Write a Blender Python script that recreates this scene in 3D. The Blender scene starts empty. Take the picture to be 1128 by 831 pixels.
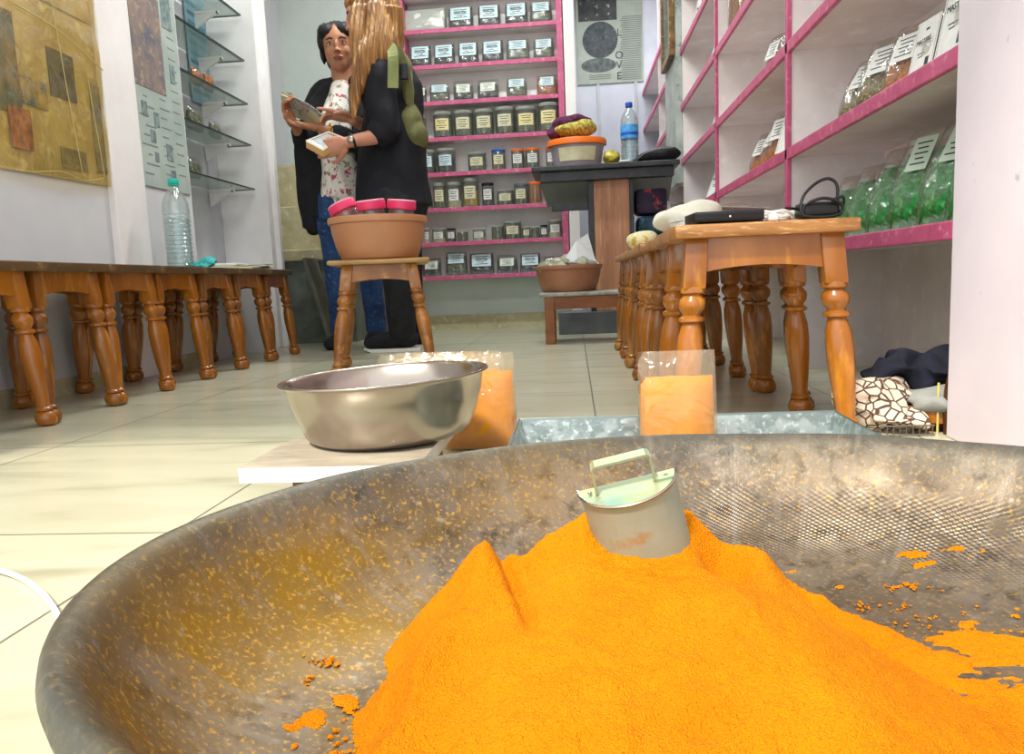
import bpy, bmesh, math, random
from math import sin, cos, pi, radians as R, sqrt
from mathutils import Vector as V, Matrix as M, noise
random.seed(7)
col = bpy.context.scene.collection
sc = bpy.context.scene

# ---------------------------------------------------------------- camera
CX, CY, F = 564.0, 415.5, 840.0
CR = V((0.9958436, 0.08086854, -0.04190229)); CU = V((0.0312906, 0.12829208, 0.99124267)); CF = V((-0.08553608, 0.98843382, -0.12522843))
CO = V((0, 0, .33))
cam = bpy.data.cameras.new('camera'); camo = bpy.data.objects.new('camera', cam); col.objects.link(camo)
cam.sensor_width = 36; cam.lens = F / 1128 * 36; cam.clip_start = .01
m = M((CR, CU, -CF)).transposed().to_4x4(); m.translation = CO; camo.matrix_world = m
sc.camera = camo
def ray(px, py): return CR * ((px - CX) / F) - CU * ((py - CY) / F) + CF
def on_z(px, py, z): d = ray(px, py); return CO + d * ((z - CO.z) / d.z)
def on_y(px, py, y): d = ray(px, py); return CO + d * ((y - CO.y) / d.y)
def on_x(px, py, x): d = ray(px, py); return CO + d * ((x - CO.x) / d.x)

# ---------------------------------------------------------------- materials
def lin(c): return tuple((x / 12.92 if x <= .04045 else ((x + .055) / 1.055) ** 2.4) for x in c)
def hexc(h): return lin(tuple(int(h[i:i + 2], 16) / 255 for i in (0, 2, 4)))
MATS = {}
def mat(name, c, rough=.5, metal=0, c2=None, scale=8, lo=.35, hi=.65, stretch=(1, 1, 1), bump=0, bscale=60, coat=0, trans=0, alpha=1, emit=0, c3=None, s3=40, spec=.5, sss=0, detail=4, lo3=.55, hi3=.7, coord='Object', ior=1.45):
    if name in MATS: return MATS[name]
    m = bpy.data.materials.new(name); m.use_nodes = True; nt = m.node_tree; b = nt.nodes['Principled BSDF']; L = nt.links
    c = hexc(c) if isinstance(c, str) else c
    b.inputs['Base Color'].default_value = (*c, 1); b.inputs['Roughness'].default_value = rough; b.inputs['Metallic'].default_value = metal
    b.inputs['Coat Weight'].default_value = coat; b.inputs['Coat Roughness'].default_value = .12
    b.inputs['Transmission Weight'].default_value = trans; b.inputs['Alpha'].default_value = alpha
    b.inputs['Specular IOR Level'].default_value = spec; b.inputs['IOR'].default_value = ior
    if sss: b.inputs['Subsurface Weight'].default_value = sss; b.inputs['Subsurface Scale'].default_value = .01
    if emit: b.inputs['Emission Color'].default_value = (*c, 1); b.inputs['Emission Strength'].default_value = emit
    tc = nt.nodes.new('ShaderNodeTexCoord'); mp = nt.nodes.new('ShaderNodeMapping'); mp.inputs['Scale'].default_value = stretch
    L.new(tc.outputs[coord], mp.inputs['Vector'])
    def noise_mix(prev, colr, s, a, z, det):
        n = nt.nodes.new('ShaderNodeTexNoise'); n.inputs['Scale'].default_value = s; n.inputs['Detail'].default_value = det; n.inputs['Roughness'].default_value = .6
        L.new(mp.outputs[0], n.inputs['Vector'])
        r = nt.nodes.new('ShaderNodeMapRange'); r.inputs[1].default_value = a; r.inputs[2].default_value = z; L.new(n.outputs['Fac'], r.inputs[0])
        x = nt.nodes.new('ShaderNodeMix'); x.data_type = 'RGBA'
        if prev is None: x.inputs[6].default_value = (*c, 1)
        else: L.new(prev, x.inputs[6])
        x.inputs[7].default_value = (*(hexc(colr) if isinstance(colr, str) else colr), 1); L.new(r.outputs[0], x.inputs[0])
        return x.outputs[2]
    p = None
    if c2: p = noise_mix(p, c2, scale, lo, hi, detail)
    if c3: p = noise_mix(p, c3, s3, lo3, hi3, detail)
    if p: L.new(p, b.inputs['Base Color'])
    if bump:
        n = nt.nodes.new('ShaderNodeTexNoise'); n.inputs['Scale'].default_value = bscale; n.inputs['Detail'].default_value = 5
        L.new(mp.outputs[0], n.inputs['Vector'])
        bp = nt.nodes.new('ShaderNodeBump'); bp.inputs['Strength'].default_value = bump; bp.inputs['Distance'].default_value = .01
        L.new(n.outputs['Fac'], bp.inputs['Height']); L.new(bp.outputs[0], b.inputs['Normal'])
    MATS[name] = m; return m

def film(name, tint='F4F4F0', fac=.10, rough=.12, bump=.6, bscale=22, body=0.0, bodyc='E0E0DC'):
    m = bpy.data.materials.new(name); m.use_nodes = True; nt = m.node_tree; L = nt.links; nt.nodes.clear()
    out = nt.nodes.new('ShaderNodeOutputMaterial'); tr = nt.nodes.new('ShaderNodeBsdfTransparent'); tr.inputs[0].default_value = (*hexc(tint), 1)
    gl = nt.nodes.new('ShaderNodeBsdfGlossy'); gl.inputs['Roughness'].default_value = rough
    tc = nt.nodes.new('ShaderNodeTexCoord'); n = nt.nodes.new('ShaderNodeTexNoise'); n.inputs['Scale'].default_value = bscale; n.inputs['Detail'].default_value = 4; n.inputs['Distortion'].default_value = 1.0
    L.new(tc.outputs['Object'], n.inputs['Vector']); bp = nt.nodes.new('ShaderNodeBump'); bp.inputs['Strength'].default_value = bump; bp.inputs['Distance'].default_value = .01; L.new(n.outputs['Fac'], bp.inputs['Height']); L.new(bp.outputs[0], gl.inputs['Normal'])
    lw = nt.nodes.new('ShaderNodeLayerWeight'); lw.inputs[0].default_value = .25; L.new(bp.outputs[0], lw.inputs['Normal'])
    ma = nt.nodes.new('ShaderNodeMath'); ma.operation = 'MULTIPLY_ADD'; ma.inputs[1].default_value = .55; ma.inputs[2].default_value = fac; ma.use_clamp = True; L.new(lw.outputs['Facing'], ma.inputs[0])
    mx = nt.nodes.new('ShaderNodeMixShader'); L.new(ma.outputs[0], mx.inputs[0]); L.new(tr.outputs[0], mx.inputs[1]); L.new(gl.outputs[0], mx.inputs[2]); last = mx.outputs[0]
    if body:
        df = nt.nodes.new('ShaderNodeBsdfDiffuse'); df.inputs[0].default_value = (*hexc(bodyc), 1); m2 = nt.nodes.new('ShaderNodeMixShader'); m2.inputs[0].default_value = body; L.new(last, m2.inputs[1]); L.new(df.outputs[0], m2.inputs[2]); last = m2.outputs[0]
    L.new(last, out.inputs[0]); MATS[name] = m; return m
WOOD = mat('orange_wood', 'B46E14', .26, c2='8A4E10', scale=6, stretch=(1, 1, .25), c3='C88628', s3=20, coat=.5, bump=.08, bscale=80)
WOODD = mat('worn_wood', '9A5C16', .32, c2='6E4216', scale=9, stretch=(1, 1, .3), c3='B67A34', s3=26, coat=.35, bump=.12, bscale=70)
WOODT = mat('stool_top_wood', 'B98042', .4, c2='8A5A2A', scale=10, stretch=(.4, 3, 3), c3='D8B078', s3=60, coat=.25, bump=.15, bscale=90)
PLY = mat('plywood', 'B98562', .5, c2='9B6A4B', scale=10, stretch=(3, 3, .2), c3='C99A78', s3=30)
BENCHW = mat('bench_wood', '9A6238', .45, c2='7A4726', scale=10, stretch=(.4, 1, 1))
PINK = mat('pink_paint', 'C85E86', .45, c2='B84E76', scale=14, c3='DA86A4', s3=40, bump=.06)
WHITE = mat('white_paint', 'F0EDEC', .6, c2='E4E0DE', scale=3, bump=.08, bscale=12)
WALLP = mat('pale_wall_paint', 'E6DCE4', .65, c2='D9CFD8', scale=2.2, c3='BFB5BA', s3=30, lo3=.68, hi3=.78, bump=.12, bscale=9)
WALLL = mat('pale_grey_wall', 'D2D3D6', .7, c2='C6C7CB', scale=2, bump=.1, bscale=9)
WALLG = mat('pale_green_wall', 'C9D2CC', .7, c2='BBC6BF', scale=2, bump=.1, bscale=9)
WALLB = mat('pale_blue_panel', 'BFC2CB', .5, c2='B2B6C2', scale=4)
SHELFIN = mat('shelf_inner_paint', 'EDE5E4', .6, c2='DFD5D3', scale=4, c3='F0EAE8', s3=12, bump=.06, bscale=20)
CEIL = mat('ceiling_paint', 'DDDDDA', .8)
GREYW = mat('grey_plaster', '98A39E', .7, c2='8A9591', scale=3)
CEM = mat('beige_cement', 'BDB491', .8, c2='A89E7C', scale=7, c3='CFC7A8', s3=25, bump=.25, bscale=30)
CEMD = mat('dark_cement', '6E756B', .85, c2='555B53', scale=7, bump=.2, bscale=30)
STEEL = mat('steel', 'B0A69C', .24, 1, c2='A1978D', scale=4, bump=.06, bscale=14)
GALV = mat('galvanised_steel', 'AEB8B6', .38, .8, c2='8C9896', scale=40, lo=.42, hi=.58, c3='D6DEDC', s3=90, bump=.1, bscale=60, detail=2)
TIN = mat('scoop_tin', 'A3B0A2', .45, .3, c2='8F9A8A', scale=14, c3='A88A55', s3=22, lo3=.6, hi3=.72, bump=.08, bscale=60)
BRONZE = mat('scoop_lid_tin', '7FA08C', .5, .3, c2='A3A277', scale=26, c3='8E7A4C', s3=60, lo3=.6, hi3=.75, bump=.1, bscale=80)
MARBLE = mat('marble', 'B5AC98', .4, c2='96897A', scale=9, stretch=(1, 3, 1), c3='8F8878', s3=50, lo3=.6, hi3=.75)
BLACK = mat('black_plastic', '15161A', .35)
BLACKM = mat('black_laminate', '34383C', .4, c2='24272A', scale=12, c3='5A5E60', s3=60, lo3=.62, hi3=.72)
BLACKF = mat('black_fabric', '141519', .85, c2='1D1E24', scale=30, bump=.3, bscale=40)
NAVY = mat('navy_fabric', '11131F', .85, c2='0A0B14', scale=9, bump=.4, bscale=16)
GREYC = mat('grey_fabric', '9A9C98', .8, c2='80827E', scale=10, bump=.4, bscale=14)
DENIM = mat('denim', '2A4A78', .85, c2='1B335C', scale=12, c3='4A6C9A', s3=60, bump=.35, bscale=40)
TERRA = mat('tan_plastic', 'C78F68', .42, c2='C08660', scale=6, bump=.05)
TERRAB = mat('brown_plastic', 'A87558', .42, c2='99674B', scale=6)
ORANGEP = mat('orange_plastic', 'E8701A', .4)
PINKLID = mat('hot_pink_plastic', 'E8386C', .4)
PINKTOP = mat('pale_pink_plastic', 'F5A9BC', .4)
TEAL = mat('teal_plastic', '17B9A8', .45)
BLUEP = mat('blue_plastic', '1D57B8', .4)
LBLUE = mat('blue_label', '2B86D8', .45, c2='5FB4EE', scale=30)
PAPER = mat('paper', 'E4E4E0', .7, c2='D4D6D2', scale=20)
PAPERC = mat('cream_paper', 'DDD8B8', .7, c2='C9C49E', scale=12)
INK = mat('ink', '2A3038', .7)
FILM = film('clear_film', fac=.08, bump=.8)
FILMG = film('grey_film', 'E8EAE6', .10, bump=.8, body=.06)
GLASS = film('clear_plastic', 'EDF6F6', .10, .08, .25, 30, body=.05)
JARG = film('jar_plastic', 'DDE3DA', .08, .15, .1, 20, body=.06)
SGLASS = mat('glass_shelf', '8FA89C', .08, alpha=.45, spec=.8)
SGEDGE = mat('glass_edge', '17352C', .2)
TURM = mat('turmeric', 'EA9404', .9, c2='DE8200', scale=6, c3='C06600', s3=520, lo3=.56, hi3=.74, bump=.8, bscale=650, spec=.15)
TURMP = mat('packed_turmeric', 'E09600', .8, c2='D08400', scale=18, bump=.2, bscale=60)
GREENP = mat('green_leaf_mix', '149A3E', .6, c2='0A6A28', scale=70, c3='7AD890', s3=50, bump=.7, bscale=40)
SPICEO = mat('orange_spice', 'C9711E', .7, c2='8A3F10', scale=120, c3='EDB45A', s3=150, bump=.7, bscale=80)
SPICEM = mat('mixed_potpourri', '8C7440', .7, c2='4C4A22', scale=110, c3='E2CF98', s3=140, bump=.8, bscale=80)
TEALEAF = mat('dark_tea_leaf', '29322F', .6, c2='11181A', scale=90, c3='76837E', s3=120, bump=.6, bscale=90)
OLIVELEAF = mat('olive_leaf', '6A7358', .7, c2='3F4A36', scale=90, c3='B5B898', s3=110, bump=.5, bscale=90)
YELLOWS = mat('yellow_spice', 'D0A83A', .7, c2='B48A26', scale=60)
SKIN = mat('skin', 'B98060', .5, c2='AC7354', scale=20, sss=.08)
SKINL = mat('light_skin', 'CB927A', .5, c2='C08468', scale=20, sss=.08)
HAIRB = mat('black_hair', '120E10', .65, c2='221A1C', scale=30, stretch=(1, 1, .1), bump=.3, bscale=60)
HAIRL = mat('blonde_hair', 'A9793F', .45, c2='6E4522', scale=34, stretch=(1, 1, .06), c3='D2A868', s3=60, bump=.5, bscale=60)
OLIVE = mat('olive_canvas', '77784A', .8, c2='5E6038', scale=10, bump=.3, bscale=40)
WHITEP = mat('white_plastic', 'EDEDE8', .4)
CLOTHW = mat('white_cloth', 'E4DFCF', .8, c2='D2CBB6', scale=10, bump=.4, bscale=20)

# ---------------------------------------------------------------- mesh helpers
def finish(name, bm, m, parent=None, smooth=False, loc=None, rot=None, recalc=True):
    if recalc: bmesh.ops.recalc_face_normals(bm, faces=bm.faces)
    me = bpy.data.meshes.new(name); bm.to_mesh(me); bm.free()
    ms = m if isinstance(m, (list, tuple)) else [m]
    for x in ms: me.materials.append(x)
    if smooth:
        for p in me.polygons: p.use_smooth = True
        try: me.set_sharp_from_angle(angle=R(smooth if smooth is not True else 50))
        except Exception: pass
    o = bpy.data.objects.new(name, me); col.objects.link(o)
    if parent: o.parent = parent
    if loc is not None: o.location = loc
    if rot is not None: o.rotation_euler = rot
    return o
def box(bm, x0, x1, y0, y1, z0, z1, bev=0, mi=0, mtx=None):
    r = bmesh.ops.create_cube(bm, size=1); vs = r['verts']
    for v in vs: v.co = V(((x0 + x1) / 2 + v.co.x * (x1 - x0), (y0 + y1) / 2 + v.co.y * (y1 - y0), (z0 + z1) / 2 + v.co.z * (z1 - z0)))
    fs = list({f for v in vs for f in v.link_faces})
    if bev:
        rr = bmesh.ops.bevel(bm, geom=list({e for v in vs for e in v.link_edges}), offset=bev, segments=2, affect='EDGES', profile=.5)
        fs = rr['faces'] + [f for f in fs if f.is_valid]; vs = list({v for f in fs for v in f.verts})
    for f in fs: f.material_index = mi
    if mtx:
        for v in vs: v.co = mtx @ v.co
    return vs
def lathe(bm, prof, segs=32, cap0=True, cap1=True, mtx=None, sx=1, sy=1, mi=0, fn=None):
    rings = []
    for (r, z) in prof:
        ring = []
        for k in range(segs):
            a = 2 * pi * k / segs
            p = V((r * cos(a) * sx, r * sin(a) * sy, z))
            if fn: p = fn(p, a)
            if mtx: p = mtx @ p
            ring.append(bm.verts.new(p))
        rings.append(ring)
    for a, b in zip(rings, rings[1:]):
        for k in range(segs):
            f = bm.faces.new((a[k], a[(k + 1) % segs], b[(k + 1) % segs], b[k])); f.material_index = mi
    if cap0: bm.faces.new(list(reversed(rings[0]))).material_index = mi
    if cap1: bm.faces.new(rings[-1]).material_index = mi
    return rings
def tube(bm, pts, rad, segs=10, cap=True, mi=0, closed=False, flat=1):
    pts = [V(p) for p in pts]; n = len(pts); rr = rad if isinstance(rad, (list, tuple)) else [rad] * n
    rings = []; up = V((0, 0, 1)); prev = None
    for i, p in enumerate(pts):
        t = (pts[min(i + 1, n - 1)] - pts[max(i - 1, 0)]).normalized()
        if prev is None:
            prev = t.orthogonal().normalized() if abs(t.z) > .9 else t.cross(up).normalized()
        s = (prev - t * prev.dot(t)).normalized(); prev = s; u = t.cross(s)
        r = rr[i]; r = r if isinstance(r, tuple) else (r, r * flat)
        rings.append([bm.verts.new(p + s * r[0] * cos(2 * pi * k / segs) + u * r[1] * sin(2 * pi * k / segs)) for k in range(segs)])
    for a, b in zip(rings, rings[1:]):
        for k in range(segs):
            bm.faces.new((a[k], a[(k + 1) % segs], b[(k + 1) % segs], b[k])).material_index = mi
    if cap:
        bm.faces.new(list(reversed(rings[0]))).material_index = mi; bm.faces.new(rings[-1]).material_index = mi
def smooth_path(pts, n=8):
    pts = [V(p) for p in pts]; out = []
    P = [pts[0] * 2 - pts[1]] + pts + [pts[-1] * 2 - pts[-2]]
    for i in range(1, len(P) - 2):
        for k in range(n):
            t = k / n; a, b, c, d = P[i - 1:i + 3]
            out.append(.5 * ((2 * b) + (c - a) * t + (2 * a - 5 * b + 4 * c - d) * t * t + (3 * b - a - 3 * c + d) * t ** 3))
    out.append(pts[-1]); return out
def poly(bm, pts, thick=None, mi=0):
    vs = [bm.verts.new(p) for p in pts]; f = bm.faces.new(vs); f.material_index = mi
    if thick:
        r = bmesh.ops.extrude_face_region(bm, geom=[f])
        for v in [g for g in r['geom'] if isinstance(g, bmesh.types.BMVert)]: v.co += V(thick)
        for g in bm.faces: g.material_index = g.material_index
def ell(bm, c, r, rot=None, u=20, v=14, mi=0):
    x = bmesh.ops.create_uvsphere(bm, u_segments=u, v_segments=v, radius=1)
    mt = M.Translation(V(c)) @ (rot.to_4x4() if rot else M.Identity(4)) @ M.Diagonal((*r, 1))
    bmesh.ops.transform(bm, matrix=mt, verts=x['verts'])
    for f in {f for q in x['verts'] for f in q.link_faces}: f.material_index = mi
    return x['verts']
def fuse(name, bm, m, parent=None, voxel=.008, smooth=2, fn=None):
    me = bpy.data.meshes.new(name + '_raw'); bm.to_mesh(me); bm.free()
    o = bpy.data.objects.new('t', me); col.objects.link(o)
    r = o.modifiers.new('r', 'REMESH'); r.mode = 'VOXEL'; r.voxel_size = voxel; r.use_smooth_shade = True
    if smooth:
        s = o.modifiers.new('s', 'SMOOTH'); s.iterations = smooth; s.factor = .5
    dg = bpy.context.evaluated_depsgraph_get(); dg.update()
    nm = bpy.data.meshes.new_from_object(o.evaluated_get(dg)); nm.name = name
    bpy.data.objects.remove(o); bpy.data.meshes.remove(me)
    nm.materials.clear()
    for x in (m if isinstance(m, (list, tuple)) else [m]): nm.materials.append(x)
    for p in nm.polygons: p.use_smooth = True
    if fn:
        for v in nm.vertices: v.co = fn(v.co)
    o = bpy.data.objects.new(name, nm); col.objects.link(o)
    if parent: o.parent = parent
    return o
def thing(name, label, cat, loc=(0, 0, 0), rz=0, group=None):
    o = bpy.data.objects.new(name, None); col.objects.link(o); o.empty_display_size = .05
    o.location = loc; o.rotation_euler = (0, 0, rz); o['label'] = label; o['category'] = cat
    if group: o['group'] = group
    return o
def tag(o, label, cat, group=None, kind=None):
    o['label'] = label; o['category'] = cat
    if group: o['group'] = group
    if kind: o['kind'] = kind
    return o
def struct(name, bm, m, smooth=False): o = finish(name, bm, m, None, smooth); o['kind'] = 'structure'; return o
def dup(root, loc=None, rz=None, label=None, group=None, scale=None):
    def cp(o, par):
        c = o.copy(); col.objects.link(c); c.parent = par
        for ch in kids.get(o.name, []): cp(ch, c)
        return c
    kids = {}
    def walk(o):
        kids[o.name] = list(o.children)
        for c in kids[o.name]: walk(c)
    walk(root)
    r = cp(root, None)
    if loc is not None: r.location = loc
    if rz is not None: r.rotation_euler = (0, 0, rz)
    if label: r['label'] = label
    if group: r['group'] = group
    if scale: r.scale = scale
    return r
def text(name, body, size, m, parent, loc, rot=(pi / 2, 0, 0), depth=.0005, align='CENTER', sx=1):
    c = bpy.data.curves.new('t', 'FONT'); c.body = body; c.size = size; c.extrude = depth; c.align_x = align; c.align_y = 'CENTER'
    t = bpy.data.objects.new('t', c); col.objects.link(t)
    dg = bpy.context.evaluated_depsgraph_get(); dg.update()
    me = bpy.data.meshes.new_from_object(t.evaluated_get(dg)); bpy.data.objects.remove(t)
    me.name = name; me.materials.clear(); me.materials.append(m)
    o = bpy.data.objects.new(name, me); col.objects.link(o); o.parent = parent; o.location = loc; o.rotation_euler = rot; o.scale = (sx, 1, 1)
    return o
def B(): return bmesh.new()

# ================================================================ ROOM
# floor: large pale green-cream marble tiles
fm = mat('floor_tile', 'C6C8B2', .3)
nt = fm.node_tree; L = nt.links; bs = nt.nodes['Principled BSDF']; bs.inputs['Coat Weight'].default_value = .25
tc = nt.nodes.new('ShaderNodeTexCoord'); mp = nt.nodes.new('ShaderNodeMapping'); mp.inputs['Location'].default_value = (.57 + .61 * 20, -.99 + .61 * 20, 0)
L.new(tc.outputs['Object'], mp.inputs[0])
br = nt.nodes.new('ShaderNodeTexBrick'); br.offset = 0; br.squash = 1
br.inputs['Scale'].default_value = 1; br.inputs['Brick Width'].default_value = .61; br.inputs['Row Height'].default_value = .61
br.inputs['Mortar Size'].default_value = .0022; br.inputs['Mortar Smooth'].default_value = .2; br.inputs['Bias'].default_value = 0
br.inputs['Color1'].default_value = (*hexc('C4BFA8'), 1); br.inputs['Color2'].default_value = (*hexc('B6B59E'), 1); br.inputs['Mortar'].default_value = (*hexc('6F6A58'), 1)
L.new(mp.outputs[0], br.inputs['Vector'])
m2 = nt.nodes.new('ShaderNodeMapping'); m2.inputs['Scale'].default_value = (.7, 3.2, 1); m2.inputs['Rotation'].default_value = (0, 0, .12); L.new(tc.outputs['Object'], m2.inputs[0])
nz = nt.nodes.new('ShaderNodeTexNoise'); nz.inputs['Scale'].default_value = 3.2; nz.inputs['Detail'].default_value = 9; nz.inputs['Distortion'].default_value = .7; L.new(m2.outputs[0], nz.inputs['Vector'])
rp = nt.nodes.new('ShaderNodeValToRGB'); e = rp.color_ramp.elements; e[0].position = .3; e[0].color = (*hexc('A9AD98'), 1); e[1].position = .62; e[1].color = (1, 1, 1, 1)
x_ = rp.color_ramp.elements.new(.45); x_.color = (.86, .86, .8, 1); L.new(nz.outputs['Fac'], rp.inputs[0])
mx = nt.nodes.new('ShaderNodeMix'); mx.data_type = 'RGBA'; mx.blend_type = 'MULTIPLY'; mx.inputs[0].default_value = .55
L.new(br.outputs['Color'], mx.inputs[6]); L.new(rp.outputs[0], mx.inputs[7]); L.new(mx.outputs[2], bs.inputs['Base Color'])
bm = B(); box(bm, -3, 2.2, -3, 8.2, -.1, 0); struct('floor', bm, fm)

# ceiling
bm = B(); box(bm, -2.4, 1.4, -.15, 8.0, 3.0, 3.1); struct('ceiling', bm, CEIL)
# left wall: front stretch, pilaster, poster stretch, niche with glass shelves, rear stretch
bm = B()
box(bm, -2.2, -1.775, .6, 3.52, 0, 3.0)
box(bm, -2.2, -2.0, 3.52, 4.3, 0, 3.0)
box(bm, -2.2, -2.0, 4.3, 5.6, 0, 3.0)
box(bm, -2.0, -1.775, 3.52, 4.3, 0, .47)
struct('wall_left', bm, WALLL)
bm = B(); box(bm, -1.776, -1.745, 2.86, 3.08, 0, 3.0, .004); struct('trim_1', bm, WHITE)
bm = B(); box(bm, -2.0, -1.72, 4.30, 4.36, 0, 3.0, .004); box(bm, -1.76, -1.69, 4.36, 4.40, 0, 3.0, .003); struct('trim_2', bm, WHITE)
# back wall and the deeper part on the right
bm = B(); box(bm, -2.2, -.02, 5.46, 5.6, 0, 3.0); struct('wall_back', bm, WALLG)
bm = B(); box(bm, -.022, .05, 5.28, 7.7, 0, 3.0, .004); struct('trim_3', bm, WHITE)
bm = B(); box(bm, .05, 1.2, 7.6, 7.7, 0, 3.0); struct('wall_rear', bm, WALLB)
bm = B(); box(bm, -1.2, -.022, 5.45, 5.46, 0, .1); struct('baseboard_back', bm, CEM)
bm = B(); box(bm, -1.775, -1.765, .6, 3.52, 0, .06); struct('baseboard_left', bm, CEM)
# right wall: pier in front, then a shelved recess
XS = .696; XE = .745; XB = 1.0
bm = B(); box(bm, XS, 1.2, -.1, 1.49, 0, 3.0, .003); struct('wall_right', bm, WALLP)
bm = B(); box(bm, XB, 1.2, 1.49, 7.7, 0, 3.0); struct('wall_right_recess', bm, SHELFIN)

# rear steps
bm = B()
box(bm, -1.995, -1.33, 4.55, 5.455, 0, .499); struct('trim_4', bm, CEMD)
bm = B()
box(bm, -1.995, -1.32, 4.53, 5.45, .50, .57, .008); box(bm, -1.995, -1.36, 4.75, 5.45, .57, .85, .008); box(bm, -1.995, -1.42, 4.98, 5.45, .85, 1.14, .008)
ws = thing('concrete_steps', 'beige cement steps rising in the back left corner behind the two people', 'steps', (0, 0, 0)); finish('tread', bm, CEM, ws)
bm = B(); box(bm, -1.98, -1.5, 5.1, 5.4, 1.14, 1.16, .004); finish('top_plate', bm, BLACK, ws)
t = thing('leaning_board', 'grey board leaning on the dark base of the steps behind the left stools', 'board', (-1.40, 4.42, 0))
bm = B(); box(bm, -.012, .012, -.1, .1, 0, .52, .003, mtx=M.Rotation(R(-14), 4, 'Y') @ M.Translation((.0, 0, .0))); finish('plank', bm, mat('grey_board', '6B6C60', .7, c2='55564A', scale=9), t, loc=(-.02, 0, .005))

# ---- pale posters on left wall
def wall_pic(parent, name, y0, y1, z0, z1, m, x=-1.768, th=.002):
    bm = B(); box(bm, x, x + th, y0, y1, z0, z1); return finish(name, bm, m, parent)
SHEET = mat('aged_yellow_sheet', 'D0C290', .45, c2='AC9E68', scale=5, c3='E6DCB4', s3=16, bump=.2, bscale=10)
pb = thing('poster_collage', 'large yellowed collage of photographs under crumpled clear plastic on the left wall', 'poster', (0, 0, 0))
bm = B()
ys = [1.7, 2.3, 2.86, 2.885, 2.875, 2.83, 2.76]; zs = [.735, .745, .755, 1.0, 1.3, 1.6, 2.2]
poly(bm, [V((-1.774, y, z)) for y, z in zip(ys, zs)] + [V((-1.774, 1.7, 2.2))], (.004, 0, 0)); finish('backing_sheet', bm, SHEET, pb)
PB = mat('print_blue_town', '3E5E72', .6, c2='8C7B52', scale=16, c3='22414C', s3=30)
wall_pic(pb, 'town_photograph', 2.30, 2.43, .93, 1.25, PB)
wall_pic(pb, 'town_photograph', 2.43, 2.56, .97, 1.06, mat('print_blue', '2B5B86', .6, c2='C9AE6A', scale=18))
wall_pic(pb, 'food_photograph', 2.36, 2.46, .82, .95, mat('print_orange', 'C77A22', .6, c2='7A4212', scale=30), x=-1.765)
wall_pic(pb, 'portrait_photograph', 2.58, 2.72, 1.03, 1.19, mat('print_dark', '3D4144', .6, c2='6A6A5C', scale=22))
wall_pic(pb, 'portrait_photograph', 2.80, 2.865, .80, 1.12, mat('print_grey', '6C6E70', .6, c2='A19C86', scale=14))
wall_pic(pb, 'small_photograph', 2.60, 2.74, .79, .86, mat('print_olive', '6A6A3C', .6, c2='9C9464', scale=22))
wall_pic(pb, 'map_print', 2.15, 2.84, 1.34, 1.9, mat('print_map', 'CDBB84', .55, c2='A8A070', scale=7, c3='E0D5A8', s3=22))
bm = B()
grid = {}
for i in range(61):
    for j in range(61):
        y = 1.7 + 1.16 * i / 60; z = .75 + 1.4 * j / 60
        n = noise.fractal(V((y * 2.6, z * 9, 3)), .8, 2.2, 4)
        n2 = noise.fractal(V((y * 11, z * 2.4, 9)), .8, 2.2, 3)
        grid[i, j] = bm.verts.new((-1.752 + .006 * n + .005 * abs(n2), y + .012 * n2, z))
for i in range(60):
    for j in range(60): bm.faces.new((grid[i, j], grid[i + 1, j], grid[i + 1, j + 1], grid[i, j + 1]))
finish('plastic_cover', bm, film('yellow_clear_film', 'F6E9BE', .05, .14, .9, 9, body=.06, bodyc='E8DDB0'), pb, True)
bm = B()
tube(bm, smooth_path([(-1.742, 2.40, .745), (-1.735, 2.55, .765), (-1.735, 2.66, .75), (-1.735, 2.78, .772)], 5), .0014, 6)
tube(bm, smooth_path([(-1.742, 2.60, 1.35), (-1.742, 2.64, 1.0), (-1.742, 2.67, .77)], 5), .0014, 6)
tube(bm, smooth_path([(-1.742, 2.76, 1.12), (-1.742, 2.78, .95), (-1.742, 2.80, .78)], 5), .0014, 6)
tube(bm, smooth_path([(-1.742, 2.0, 1.30), (-1.742, 2.40, 1.27), (-1.742, 2.62, 1.25), (-1.742, 2.86, 1.18)], 5), .0022, 6)
finish('twine', bm, mat('straw_twine', 'BFB27C', .7), pb)

p2 = thing('poster_board', 'tall pale poster with two rust photographs and small sketches beside the white pilaster', 'poster', (0, 0, 0))
bm = B(); box(bm, -1.774, -1.768, 3.09, 3.50, .79, 2.3); finish('board', bm, mat('poster_grey', 'AFBBB4', .6, c2='9DAAA3', scale=6), p2)
wall_pic(p2, 'rust_photograph', 3.12, 3.36, 1.20, 1.60, mat('print_rust', '9A8474', .55, c2='5F6470', scale=9, c3='B89A84', s3=26), x=-1.768)
wall_pic(p2, 'rust_photograph', 3.12, 3.33, 1.63, 1.95, mat('print_rust2', '9A8070', .55, c2='5C7078', scale=10), x=-1.768)
for (y0, y1, z0, z1) in [(3.15, 3.19, 1.08, 1.14), (3.24, 3.28, 1.05, 1.11), (3.20, 3.24, .98, 1.03), (3.32, 3.37, .92, .99), (3.22, 3.25, .90, .94), (3.41, 3.45, 1.27, 1.35), (3.38, 3.46, 1.5, 1.75), (3.34, 3.38, .85, .88)]:
    wall_pic(p2, 'small_sketch', y0, y1, z0, z1, mat('print_slate', '5F7378', .6, c2='8C9C98', scale=40), x=-1.768)
bm = B()
for k in range(26):
    z = .84 + .04 * k
    if z < 1.2:
        box(bm, -1.768, -1.767, 3.13 + .02 * (k % 3), 3.2 + .05 * (k % 2), z, z + .006); box(bm, -1.768, -1.767, 3.30, 3.35 + .03 * (k % 2), z + .015, z + .02)
    box(bm, -1.768, -1.767, 3.41, 3.47, z * 1.15 - .1, z * 1.15 - .095)
finish('printed_lines', bm, mat('print_line', '7C8A88', .7), p2)

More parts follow.
